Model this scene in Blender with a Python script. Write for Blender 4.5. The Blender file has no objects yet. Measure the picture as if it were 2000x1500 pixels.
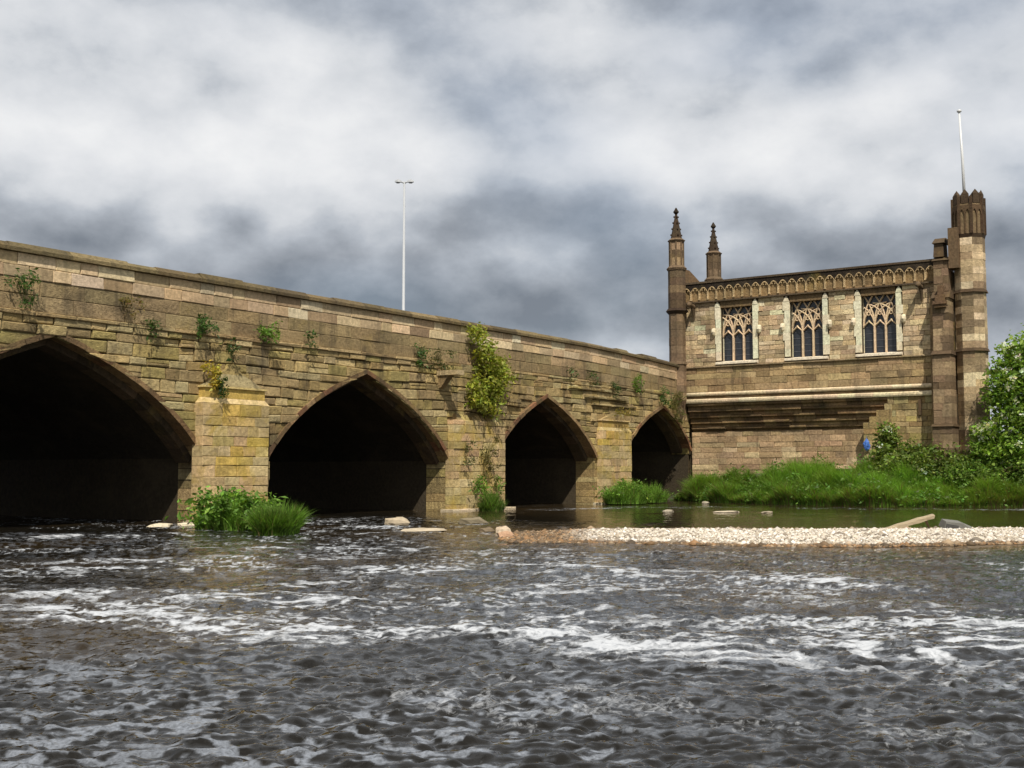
import bpy, math, random
import numpy as np
from mathutils import Vector, Matrix

rng = random.Random(7)
nr = np.random.default_rng(11)
scene = bpy.context.scene
COL = scene.collection
R = math.radians

# ------------------------------------------------------------------ camera
CAM_H = 1.6
YAW = R(34.5)
PITCH = math.atan(168 / 2300.0)
cam_d = bpy.data.cameras.new('camera')
cam_d.sensor_width = 36.0
cam_d.lens = 41.4
cam_d.clip_start = 0.1
cam_d.clip_end = 5000
cam = bpy.data.objects.new('camera', cam_d)
COL.objects.link(cam)
cam.location = (0, 0, CAM_H)
fwd = Vector((math.cos(YAW) * math.cos(PITCH), math.sin(YAW) * math.cos(PITCH), math.sin(PITCH)))
cam.rotation_euler = fwd.to_track_quat('-Z', 'Y').to_euler()
scene.camera = cam

# ------------------------------------------------------------------ light
SUN_DIR = Vector((-1.0, -0.925, 1.85)).normalized()      # towards the sun
SUN_EL = math.asin(SUN_DIR.z)
world = bpy.data.worlds.new('World')
scene.world = world
world.use_nodes = True
wn, wl = world.node_tree.nodes, world.node_tree.links
wn.clear()
def N(tree, typ, **kw):
    n = tree.nodes.new(typ)
    for k, v in kw.items():
        setattr(n, k, v)
    return n
WT = world.node_tree
w_out = N(WT, 'ShaderNodeOutputWorld')
sky = N(WT, 'ShaderNodeTexSky', sky_type='NISHITA', sun_disc=False)
sky.sun_elevation = SUN_EL
sky.sun_rotation = math.atan2(SUN_DIR.x, SUN_DIR.y)
bg_sky = N(WT, 'ShaderNodeBackground')
bg_sky.inputs['Strength'].default_value = 0.1
wl.new(sky.outputs[0], bg_sky.inputs['Color'])
tc = N(WT, 'ShaderNodeTexCoord')
sep = N(WT, 'ShaderNodeSeparateXYZ')
wl.new(tc.outputs['Generated'], sep.inputs[0])
def wmath(op, a, b=None, c=None, clamp=False):
    n = N(WT, 'ShaderNodeMath', operation=op)
    n.use_clamp = clamp
    for i, v in enumerate((a, b, c)):
        if v is None:
            continue
        if isinstance(v, (int, float)):
            n.inputs[i].default_value = v
        else:
            wl.new(v, n.inputs[i])
    return n.outputs[0]
# clouds lie on a layer overhead: directions are flattened towards the horizon
zz = wmath('ADD', wmath('MAXIMUM', sep.outputs['Z'], 0.0), 0.16)
px = wmath('DIVIDE', sep.outputs['X'], zz)
py = wmath('DIVIDE', sep.outputs['Y'], zz)
comb = N(WT, 'ShaderNodeCombineXYZ')
wl.new(px, comb.inputs[0]); wl.new(py, comb.inputs[1])
def wnoise(scale, detail, rough, off, dist=0.0, src=None):
    m = N(WT, 'ShaderNodeMapping')
    m.inputs['Location'].default_value = off
    wl.new(src or comb.outputs[0], m.inputs[0])
    n = N(WT, 'ShaderNodeTexNoise')
    n.inputs['Scale'].default_value = scale
    n.inputs['Detail'].default_value = detail
    n.inputs['Roughness'].default_value = rough
    n.inputs['Distortion'].default_value = dist
    wl.new(m.outputs[0], n.inputs['Vector'])
    return n.outputs['Fac']
vst = N(WT, 'ShaderNodeMapping')
vst.inputs['Scale'].default_value = (1, 1, 1.6)
wl.new(tc.outputs['Generated'], vst.inputs[0])
SKY_OFF = (9.2, 4.4, 0.0)
n_big = wnoise(2.7, 2.5, 0.45, (SKY_OFF[0], SKY_OFF[1], SKY_OFF[2]), 0.2, vst.outputs[0])
n_puff = wnoise(6.0, 9.0, 0.58, (1.3, 0.2, 5.5), 0.1, vst.outputs[0])
# the same billows a little higher up: where they thin out upwards a top catches the light, underneath lies grey
n_lo = wnoise(8.5, 9.0, 0.56, (3.3, 2.2, 1.5), 0.0, vst.outputs[0])
n_up = wnoise(8.5, 2.0, 0.45, (3.3, 2.2, 1.5 + 0.055), 0.0, vst.outputs[0])
n_det = wmath('SUBTRACT', n_lo, n_up)
band = N(WT, 'ShaderNodeValToRGB')     # flat grey bases low down, billows higher up, all the way round
cr = band.color_ramp
cr.interpolation = 'EASE'
cr.elements[0].position = 0.0; cr.elements[0].color = (0.62, 0.62, 0.62, 1)
cr.elements[1].position = 1.0; cr.elements[1].color = (0.56, 0.56, 0.56, 1)
for p_, v_ in ((0.075, 0.52), (0.12, 0.14), (0.18, 0.20), (0.265, 0.82), (0.33, 0.62), (0.40, 0.50), (0.5, 0.56)):
    e = cr.elements.new(p_); e.color = (v_, v_, v_, 1)
wl.new(sep.outputs['Z'], band.inputs[0])
s = wmath('ADD', wmath('MULTIPLY', n_big, 0.56), wmath('MULTIPLY', n_puff, 0.36))
s = wmath('ADD', s, wmath('MULTIPLY', n_det, 0.85))
s = wmath('ADD', s, wmath('MULTIPLY', band.outputs[0], 0.62))
s = wmath('SUBTRACT', s, 0.225)
ccol = N(WT, 'ShaderNodeValToRGB')
cr = ccol.color_ramp
cr.elements[0].position = 0.18; cr.elements[0].color = (0.205, 0.232, 0.272, 1)
cr.elements[1].position = 0.95; cr.elements[1].color = (0.90, 0.905, 0.91, 1)
e = cr.elements.new(0.75); e.color = (0.77, 0.785, 0.81, 1)
for p_, c_ in ((0.34, (0.33, 0.36, 0.405, 1)), (0.47, (0.47, 0.505, 0.555, 1)), (0.60, (0.65, 0.675, 0.71, 1))):
    e = cr.elements.new(p_); e.color = c_
wl.new(s, ccol.inputs[0])
bg_cl = N(WT, 'ShaderNodeBackground')
wl.new(ccol.outputs[0], bg_cl.inputs['Color'])
bg_cl.inputs['Strength'].default_value = 1.0
gap = N(WT, 'ShaderNodeMapRange')
gap.inputs['From Min'].default_value = 0.30; gap.inputs['From Max'].default_value = 0.50
gap.inputs['To Min'].default_value = 0.72; gap.inputs['To Max'].default_value = 1.0
wl.new(n_big, gap.inputs[0])
wmix = N(WT, 'ShaderNodeMixShader')
wl.new(gap.outputs[0], wmix.inputs[0])
wl.new(bg_sky.outputs[0], wmix.inputs[1]); wl.new(bg_cl.outputs[0], wmix.inputs[2])
wl.new(wmix.outputs[0], w_out.inputs[0])

sun_d = bpy.data.lights.new('sun', 'SUN')
sun_d.energy = 4.8
sun_d.angle = R(0.5)
sun_d.color = (1.0, 0.945, 0.85)
sun = bpy.data.objects.new('sun', sun_d)
COL.objects.link(sun)
sun.rotation_euler = SUN_DIR.to_track_quat('Z', 'Y').to_euler()
scene.view_settings.view_transform = 'Standard'
scene.view_settings.look = 'None'
scene.view_settings.gamma = 1.0
scene.view_settings.exposure = 0.0
scene.view_settings.use_curve_mapping = False
scene.cycles.max_bounces = 6
scene.cycles.diffuse_bounces = 3
scene.cycles.glossy_bounces = 3
scene.cycles.transparent_max_bounces = 6
scene.cycles.sample_clamp_indirect = 4.0

# ------------------------------------------------------------------ helpers
def lin(r, g, b):
    f = lambda c: c / 12.92 if c <= 0.04045 else ((c + 0.055) / 1.055) ** 2.4
    return (f(r / 255), f(g / 255), f(b / 255))

class MB:
    """collects vertices, faces and a tint per vertex, linked as one mesh object"""
    def __init__(self):
        self.v, self.f, self.t = [], [], []
    def add(self, verts, faces, tint=(0.3, 0.3, 0.3)):
        o = len(self.v)
        self.v.extend(verts)
        self.f.extend([tuple(i + o for i in f) for f in faces])
        self.t.extend([tint] * len(verts))
    def box(self, a, b, tint, taper=None):
        x0, y0, z0 = a; x1, y1, z1 = b
        self.add([(x0, y0, z0), (x1, y0, z0), (x1, y1, z0), (x0, y1, z0), (x0, y0, z1), (x1, y0, z1), (x1, y1, z1), (x0, y1, z1)],
                 [(0, 3, 2, 1), (4, 5, 6, 7), (0, 1, 5, 4), (1, 2, 6, 5), (2, 3, 7, 6), (3, 0, 4, 7)], tint)
    def mesh(self, name, mat, smooth=False):
        me = bpy.data.meshes.new(name)
        me.from_pydata(self.v, [], self.f)
        at = me.attributes.new('tint', 'FLOAT_COLOR', 'POINT')
        t = np.ones((len(self.v), 4), dtype=np.float32)
        if self.v:
            t[:, :3] = np.array(self.t, dtype=np.float32)
        at.data.foreach_set('color', t.ravel())
        me.materials.append(mat)
        if smooth:
            me.polygons.foreach_set('use_smooth', [True] * len(me.polygons))
        me.update()
        return me
    def build(self, name, mat, parent=None, smooth=False):
        return put(name, self.mesh(name, mat, smooth), parent)

def put(name, me, parent=None, loc=None, rot=None, scale=None):
    o = bpy.data.objects.new(name, me)
    COL.objects.link(o)
    if parent is not None:
        o.parent = parent
    if loc is not None: o.location = loc
    if rot is not None: o.rotation_euler = rot
    if scale is not None: o.scale = scale
    return o

def tag(o, label=None, cat=None, group=None, kind=None):
    if label: o['label'] = label
    if cat: o['category'] = cat
    if group: o['group'] = group
    if kind: o['kind'] = kind
    return o

def empty(name, loc=(0, 0, 0), parent=None):
    o = bpy.data.objects.new(name, None)
    COL.objects.link(o)
    o.location = loc
    o.empty_display_size = 0.2
    if parent is not None: o.parent = parent
    return o

def np_mesh(name, verts, faces, mat, tint=None, smooth=False):
    """fast mesh from arrays; faces is an (n,3) or (n,4) array"""
    me = bpy.data.meshes.new(name)
    nv, nf, k = len(verts), len(faces), faces.shape[1]
    me.vertices.add(nv)
    me.vertices.foreach_set('co', np.ascontiguousarray(verts, dtype=np.float32).ravel())
    me.loops.add(nf * k)
    me.loops.foreach_set('vertex_index', np.ascontiguousarray(faces, dtype=np.int32).ravel())
    me.polygons.add(nf)
    me.polygons.foreach_set('loop_start', np.arange(0, nf * k, k, dtype=np.int32))
    me.polygons.foreach_set('loop_total', np.full(nf, k, dtype=np.int32))
    if smooth:
        me.polygons.foreach_set('use_smooth', np.ones(nf, dtype=bool))
    me.update(calc_edges=True)
    if tint is not None:
        at = me.attributes.new('tint', 'FLOAT_COLOR', 'POINT')
        t = np.ones((nv, 4), dtype=np.float32); t[:, :3] = tint
        at.data.foreach_set('color', t.ravel())
    me.materials.append(mat)
    return me

def hash2(ix, iy, seed):
    h = (ix.astype(np.int64) * 374761393 + iy.astype(np.int64) * 668265263 + seed * 2246822519) & 0xffffffff
    h = ((h ^ (h >> 13)) * 1274126177) & 0xffffffff
    h = h ^ (h >> 16)
    return (h & 0xffff) / 65535.0
def vnoise(x, y, seed=0):
    x0, y0 = np.floor(x), np.floor(y)
    fx, fy = x - x0, y - y0
    fx = fx * fx * fx * (fx * (fx * 6 - 15) + 10); fy = fy * fy * fy * (fy * (fy * 6 - 15) + 10)
    a, b = hash2(x0, y0, seed), hash2(x0 + 1, y0, seed)
    c, d = hash2(x0, y0 + 1, seed), hash2(x0 + 1, y0 + 1, seed)
    return (a + (b - a) * fx) * (1 - fy) + (c + (d - c) * fx) * fy
def fbm(x, y, seed=0, octs=4, gain=0.5):
    s, a, n = 0.0, 1.0, 0.0
    for i in range(octs):
        th = 0.6 + i * 1.1
        xr, yr = x * math.cos(th) - y * math.sin(th), x * math.sin(th) + y * math.cos(th)
        s = s + a * vnoise(xr * 2 ** i + 17.3 * i, yr * 2 ** i - 9.1 * i, seed + i * 7)
        n += a; a *= gain
    return s / n
def sstep(a, b, x):
    t = np.clip((x - a) / (b - a), 0, 1)
    return t * t * (3 - 2 * t)

# ------------------------------------------------------------------ materials
def new_mat(name):
    m = bpy.data.materials.new(name)
    m.use_nodes = True
    t = m.node_tree
    t.nodes.clear()
    return m, t
def L(t, a, b): t.links.new(a, b)
def nmath(t, op, a, b=None, clamp=False):
    n = N(t, 'ShaderNodeMath', operation=op); n.use_clamp = clamp
    for i, v in enumerate((a, b)):
        if v is None: continue
        if isinstance(v, (int, float)): n.inputs[i].default_value = v
        else: L(t, v, n.inputs[i])
    return n.outputs[0]
def nnoise(t, vec, scale, detail=4, rough=0.55, dist=0.0):
    n = N(t, 'ShaderNodeTexNoise')
    n.inputs['Scale'].default_value = scale
    n.inputs['Detail'].default_value = detail
    n.inputs['Roughness'].default_value = rough
    n.inputs['Distortion'].default_value = dist
    L(t, vec, n.inputs['Vector'])
    return n.outputs['Fac']
def nmap(t, vec, scale=(1, 1, 1), loc=(0, 0, 0)):
    m = N(t, 'ShaderNodeMapping')
    m.inputs['Scale'].default_value = scale; m.inputs['Location'].default_value = loc
    L(t, vec, m.inputs[0]); return m.outputs[0]
def nrange(t, v, a, b, c, d):
    n = N(t, 'ShaderNodeMapRange')
    for i, x in zip(('From Min', 'From Max', 'To Min', 'To Max'), (a, b, c, d)): n.inputs[i].default_value = x
    L(t, v, n.inputs[0]); return n.outputs[0]
def nmix(t, fac, a, b, mode='MIX'):
    n = N(t, 'ShaderNodeMix', data_type='RGBA', blend_type=mode)
    if isinstance(fac, (int, float)): n.inputs[0].default_value = fac
    else: L(t, fac, n.inputs[0])
    for i, v in ((6, a), (7, b)):
        if isinstance(v, tuple): n.inputs[i].default_value = (*v, 1)
        else: L(t, v, n.inputs[i])
    return n.outputs[2]
def attr(t, name='tint'):
    a = N(t, 'ShaderNodeAttribute'); a.attribute_name = name; return a

def stone_mat(name, stain=0.55, lichen=0.35, bump=0.5, moss=0.2, lo=0.58, sat=0.92):
    m, t = new_mat(name)
    out = N(t, 'ShaderNodeOutputMaterial'); p = N(t, 'ShaderNodeBsdfPrincipled')
    geo = N(t, 'ShaderNodeNewGeometry'); pos = geo.outputs['Position']
    a = attr(t)
    grain = nnoise(t, pos, 9.0, 6, 0.65)
    fine = nnoise(t, pos, 45.0, 3, 0.6)
    patch = nnoise(t, nmap(t, pos, (0.55, 0.55, 0.9)), 1.0, 5, 0.62, 0.4)
    streak = nnoise(t, nmap(t, pos, (2.6, 2.6, 0.28)), 1.0, 4, 0.6, 0.2)
    c = nmix(t, 1.0, a.outputs['Color'], nmix(t, nrange(t, grain, 0.25, 0.75, 0, 1), (0.58, 0.56, 0.54), (1.34, 1.32, 1.30)), 'MULTIPLY')
    pit = nnoise(t, nmap(t, pos, (1, 1, 1.6), (4, 4, 4)), 17.0, 4, 0.7)
    c = nmix(t, nrange(t, pit, 0.58, 0.72, 0, 0.8 * stain), c, (0.045, 0.036, 0.024))
    c = nmix(t, nrange(t, patch, 0.50, 0.68, 0, 0.62 * stain), c, (0.085, 0.062, 0.034))
    c = nmix(t, nrange(t, streak, 0.54, 0.74, 0, 0.75 * stain), c, (0.048, 0.038, 0.026))
    lp = nnoise(t, nmap(t, pos, (0.8, 0.8, 0.8), (7, 3, 1)), 1.3, 5, 0.65, 0.6)
    c = nmix(t, nrange(t, lp, lo, lo + 0.16, 0, lichen), c, (0.40, 0.275, 0.035))
    mp = nnoise(t, nmap(t, pos, (1.0, 1.0, 0.6), (1, 13, 5)), 1.1, 5, 0.65, 0.3)
    c = nmix(t, nrange(t, mp, 0.57, 0.75, 0, moss), c, (0.085, 0.088, 0.028))
    hs = N(t, 'ShaderNodeHueSaturation'); hs.inputs['Saturation'].default_value = sat; hs.inputs['Value'].default_value = 1.0
    L(t, c, hs.inputs['Color'])
    L(t, hs.outputs[0], p.inputs['Base Color'])
    p.inputs['Roughness'].default_value = 0.92
    p.inputs['Specular IOR Level'].default_value = 0.2
    b1 = N(t, 'ShaderNodeBump'); b1.inputs['Strength'].default_value = bump; b1.inputs['Distance'].default_value = 0.05
    L(t, nmath(t, 'SUBTRACT', nmath(t, 'ADD', grain, nmath(t, 'MULTIPLY', fine, 0.35)), nmath(t, 'MULTIPLY', pit, 0.5)), b1.inputs['Height'])
    L(t, b1.outputs[0], p.inputs['Normal'])
    L(t, p.outputs[0], out.inputs[0])
    return m
M_STONE = stone_mat('weathered_sandstone', 1.0, 0.28, 1.0, 0.36)
M_PALE = stone_mat('cleaned_sandstone', 0.5, 0.12, 0.4, 0.05)
M_CREAM = stone_mat('cream_dressed_stone', 0.22, 0.0, 0.3, 0.0)
M_CHAP = stone_mat('chapel_sandstone', 0.75, 0.16, 0.8, 0.12, 0.58, 0.92)
M_SOOT = stone_mat('sooty_sandstone', 0.7, 0.10, 0.6, 0.1)
M_LICH = stone_mat('lichened_sandstone', 0.5, 0.7, 0.6, 0.35, 0.50, 0.95)

def plain_mat(name, col, rough=0.6, metal=0.0, var=0.15):
    m, t = new_mat(name)
    out = N(t, 'ShaderNodeOutputMaterial'); p = N(t, 'ShaderNodeBsdfPrincipled')
    geo = N(t, 'ShaderNodeNewGeometry')
    n = nnoise(t, geo.outputs['Position'], 6.0, 4)
    c = nmix(t, 1.0, col, nmix(t, n, (1 - var,) * 3, (1 + var,) * 3), 'MULTIPLY')
    L(t, c, p.inputs['Base Color'])
    p.inputs['Roughness'].default_value = rough; p.inputs['Metallic'].default_value = metal
    L(t, p.outputs[0], out.inputs[0])
    return m
def tint_mat(name, rough=0.8, grain=12.0, var=0.3, bump=0.3, scale=(1, 1, 1)):
    m, t = new_mat(name)
    out = N(t, 'ShaderNodeOutputMaterial'); p = N(t, 'ShaderNodeBsdfPrincipled')
    geo = N(t, 'ShaderNodeNewGeometry'); a = attr(t)
    n = nnoise(t, nmap(t, geo.outputs['Position'], scale), grain, 5, 0.6)
    c = nmix(t, 1.0, a.outputs['Color'], nmix(t, n, (1 - var,) * 3, (1 + var,) * 3), 'MULTIPLY')
    L(t, c, p.inputs['Base Color'])
    p.inputs['Roughness'].default_value = rough
    b = N(t, 'ShaderNodeBump'); b.inputs['Strength'].default_value = bump; b.inputs['Distance'].default_value = 0.03
    L(t, n, b.inputs['Height']); L(t, b.outputs[0], p.inputs['Normal'])
    L(t, p.outputs[0], out.inputs[0])
    return m
M_ROCK = tint_mat('river_rock', 0.75, 9.0, 0.35, 0.5)
M_WOOD = tint_mat('driftwood', 0.85, 5.0, 0.4, 0.5, (1, 1, 6))
M_BARK = tint_mat('bark', 0.9, 14.0, 0.4, 0.5)
M_METAL = plain_mat('painted_steel', (0.40, 0.41, 0.42), 0.5, 0.0, 0.1)
M_WHITE = plain_mat('white_paint', (0.62, 0.62, 0.61), 0.4, 0.0, 0.05)
M_LENS = plain_mat('lamp_lens', (0.35, 0.36, 0.38), 0.2, 0.0, 0.05)
M_BLUE = plain_mat('blue_fabric', (0.06, 0.16, 0.50), 0.6, 0.0, 0.3)
M_LEAD = plain_mat('roof_lead', (0.13, 0.13, 0.14), 0.6, 0.0, 0.3)
M_ASPH = plain_mat('asphalt', (0.05, 0.05, 0.05), 0.9, 0.0, 0.3)
M_VAULT_SHADE = stone_mat('shaded_vault_stone', 0.8, 0.0, 0.5, 0.1)  # for the tunnel lining, coloured dark to imitate deep shade under the arches
m, t = new_mat('leaded_glass'); M_GLASS = m
out = N(t, 'ShaderNodeOutputMaterial'); p = N(t, 'ShaderNodeBsdfPrincipled')
geo = N(t, 'ShaderNodeNewGeometry')
gn = nnoise(t, geo.outputs['Position'], 7.0, 3)
L(t, nmix(t, gn, (0.012, 0.014, 0.018), (0.045, 0.05, 0.06)), p.inputs['Base Color'])
p.inputs['Roughness'].default_value = 0.25
bb = N(t, 'ShaderNodeBump'); bb.inputs['Strength'].default_value = 0.4; bb.inputs['Distance'].default_value = 0.02
L(t, gn, bb.inputs['Height']); L(t, bb.outputs[0], p.inputs['Normal'])
L(t, p.outputs[0], out.inputs[0])

def leaf_mat(name, trans=0.35):
    m, t = new_mat(name)
    out = N(t, 'ShaderNodeOutputMaterial')
    a = attr(t)
    p = N(t, 'ShaderNodeBsdfPrincipled')
    L(t, a.outputs['Color'], p.inputs['Base Color'])
    p.inputs['Roughness'].default_value = 0.55
    p.inputs['Specular IOR Level'].default_value = 0.3
    tr = N(t, 'ShaderNodeBsdfTranslucent')
    L(t, nmix(t, 1.0, a.outputs['Color'], (1.5, 1.6, 0.7), 'MULTIPLY'), tr.inputs[0])
    mx = N(t, 'ShaderNodeMixShader'); mx.inputs[0].default_value = trans
    L(t, p.outputs[0], mx.inputs[1]); L(t, tr.outputs[0], mx.inputs[2])
    L(t, mx.outputs[0], out.inputs[0])
    return m
M_LEAF = leaf_mat('leaf')

# ground: earth and mud
m, t = new_mat('earth'); M_EARTH = m
out = N(t, 'ShaderNodeOutputMaterial'); p = N(t, 'ShaderNodeBsdfPrincipled')
geo = N(t, 'ShaderNodeNewGeometry')
n1 = nnoise(t, geo.outputs['Position'], 1.2, 6); n2 = nnoise(t, geo.outputs['Position'], 14.0, 4)
c = nmix(t, nrange(t, n1, 0.35, 0.65, 0, 1), (0.055, 0.042, 0.026), (0.05, 0.075, 0.022))
L(t, nmix(t, 1.0, c, nmix(t, n2, (0.6,) * 3, (1.4,) * 3), 'MULTIPLY'), p.inputs['Base Color'])
p.inputs['Roughness'].default_value = 0.95
b = N(t, 'ShaderNodeBump'); b.inputs['Distance'].default_value = 0.05
L(t, n2, b.inputs['Height']); L(t, b.outputs[0], p.inputs['Normal'])
L(t, p.outputs[0], out.inputs[0])

# water: peaty river with broken white water; attributes foam and bed are built with the mesh
m, t = new_mat('river_water'); M_WATER = m
out = N(t, 'ShaderNodeOutputMaterial'); p = N(t, 'ShaderNodeBsdfPrincipled')
geo = N(t, 'ShaderNodeNewGeometry'); pos = geo.outputs['Position']
foam = attr(t, 'foam').outputs['Fac']; bed = attr(t, 'bed').outputs['Fac']
wn1 = nnoise(t, nmap(t, pos, (1, 1, 0.3)), 3.2, 3, 0.55, 0.6)
wn2 = nnoise(t, nmap(t, pos, (1, 1, 0.3), (5, 1, 0)), 8.0, 4, 0.6, 0.4)
wn3 = nnoise(t, nmap(t, pos, (1, 1, 0.3), (2, 7, 0)), 28.0, 3, 0.6)
body = nmix(t, bed, (0.010, 0.0085, 0.006), (0.095, 0.058, 0.020))
L(t, body, p.inputs['Base Color'])
p.inputs['Roughness'].default_value = 0.025
p.inputs['IOR'].default_value = 1.33
b1 = N(t, 'ShaderNodeBump'); b1.inputs['Strength'].default_value = 1.0; b1.inputs['Distance'].default_value = 0.085
hh = nmath(t, 'ADD', nmath(t, 'MULTIPLY', wn1, 0.55), nmath(t, 'ADD', nmath(t, 'MULTIPLY', wn2, 0.38), nmath(t, 'MULTIPLY', wn3, 0.05)))
calm = nmath(t, 'MULTIPLY', attr(t, 'calm').outputs['Fac'], 0.8)
L(t, nmath(t, 'MULTIPLY', hh, calm), b1.inputs['Height'])
L(t, b1.outputs[0], p.inputs['Normal'])
fd = N(t, 'ShaderNodeBsdfDiffuse')
fn = nnoise(t, nmap(t, pos, (1, 1, 1), (3, 3, 0)), 16.0, 5, 0.65, 0.8)
L(t, nmix(t, fn, (0.28, 0.30, 0.33), (0.66, 0.67, 0.68)), fd.inputs[0])
fac = nmath(t, 'ADD', nmath(t, 'MULTIPLY', foam, 1.55), nmath(t, 'SUBTRACT', nmath(t, 'MULTIPLY', fn, 1.9), 1.28))
fac = nmath(t, 'MULTIPLY', nrange(t, fac, 0.0, 0.95, 0, 0.92), nrange(t, foam, 0.02, 0.12, 0, 1))
sky_glint = attr(t, 'sky_glint').outputs['Fac']
fdf = N(t, 'ShaderNodeBsdfDiffuse'); fdf.inputs[0].default_value = (0.36, 0.39, 0.44, 1)  # pale blue-grey diffuse colour painted in for sky glints
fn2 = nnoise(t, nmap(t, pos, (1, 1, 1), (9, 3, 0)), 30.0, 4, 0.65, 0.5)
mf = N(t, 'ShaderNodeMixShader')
L(t, nmath(t, 'MULTIPLY', sky_glint, nrange(t, fn2, 0.3, 0.65, 0.13, 0.56)), mf.inputs[0]); L(t, p.outputs[0], mf.inputs[1]); L(t, fdf.outputs[0], mf.inputs[2])
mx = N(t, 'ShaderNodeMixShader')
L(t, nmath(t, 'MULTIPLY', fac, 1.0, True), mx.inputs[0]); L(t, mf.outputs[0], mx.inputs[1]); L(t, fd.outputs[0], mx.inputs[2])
L(t, mx.outputs[0], out.inputs[0])

# ------------------------------------------------------------------ ground sheet
BANK_Y = [-400, -20, 0, 6, 10.8, 16.3, 21.5, 25.0, 27.0, 30.0, 40.0, 60, 400]
BANK_X = [110, 62, 58, 56, 54.0, 51.6, 52.2, 53.6, 55.4, 58.0, 58.0, 58, 70]
def bank_edge(y): return np.interp(y, BANK_Y, BANK_X)
def ground_z(x, y):
    x = np.asarray(x, float); y = np.asarray(y, float)
    d = x - bank_edge(y)
    far = np.interp(d, [-3, 0, 0.5, 1.6, 4.5, 7, 12, 40, 400], [-0.7, -0.02, 0.30, 0.62, 1.45, 1.9, 2.3, 3.0, 4.0])
    near = np.interp(x, [-400, -30, -5, 1.0, 3.2], [2.5, 1.5, 0.4, 0.12, -0.7])
    z = np.maximum(far, near)
    # little mud island against the third pier
    q = ((x - 49.6) / 2.6) ** 2 + ((y - 27.6) / 0.9) ** 2
    z = np.maximum(z, 0.22 - 0.45 * q)
    return z + 0.05 * (fbm(x * 0.9, y * 0.9, 5, 3) - 0.5)
gx = np.unique(np.concatenate([np.array([-900, -400, -150, -60, -25, -8, 0, 2, 4, 8, 20, 40]), np.arange(44, 66, 0.3), np.array([70, 80, 100, 140, 250, 500, 900])]))
gy = np.unique(np.concatenate([np.array([-900, -400, -150, -60, -20, -5]), np.arange(0, 32, 0.3), np.array([36, 45, 60, 100, 200, 450, 900])]))
GX, GY = np.meshgrid(gx, gy, indexing='ij')
gv = np.stack([GX, GY, ground_z(GX, GY)], -1).reshape(-1, 3)
ni, nj = GX.shape
ii, jj = np.meshgrid(np.arange(ni - 1), np.arange(nj - 1), indexing='ij')
def grid_faces(ii, jj, nj):
    a = (ii * nj + jj).ravel()
    return np.stack([a, a + nj, a + nj + 1, a + 1], -1)
tag(put('ground', np_mesh('ground', gv, grid_faces(ii, jj, nj), M_EARTH, None, True)), kind='structure')

# ------------------------------------------------------------------ river
FX, FY = math.cos(YAW), math.sin(YAW)
RX, RY = math.sin(YAW), -math.cos(YAW)
BAR_FAR = [(22.4, 15.6), (24.4, 16.7), (27.3, 16.0), (29.2, 12.4), (33.9, 6.7), (37, 2.5)]
BAR_NEAR = [(21.4, 14.6), (21.9, 13.6), (22.5, 12.6), (23.2, 9.7), (24.6, 7.6), (28.0, 4.8), (31, 1.0)]
BAR = np.array(BAR_FAR + BAR_NEAR[::-1])
def poly_sd(px_, py_, poly):
    """signed distance, positive inside"""
    d2 = np.full(px_.shape, 1e9); inside = np.zeros(px_.shape, bool)
    n = len(poly)
    for i in range(n):
        ax, ay = poly[i]; bx, by = poly[(i + 1) % n]
        ex, ey = bx - ax, by - ay
        tt = np.clip(((px_ - ax) * ex + (py_ - ay) * ey) / (ex * ex + ey * ey), 0, 1)
        d2 = np.minimum(d2, (px_ - ax - tt * ex) ** 2 + (py_ - ay - tt * ey) ** 2)
        c = ((ay > py_) != (by > py_)) & (px_ < (bx - ax) * (py_ - ay) / ((by - ay) if by != ay else 1e-9) + ax)
        inside ^= c
    d = np.sqrt(d2)
    return np.where(inside, d, -d)
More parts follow.
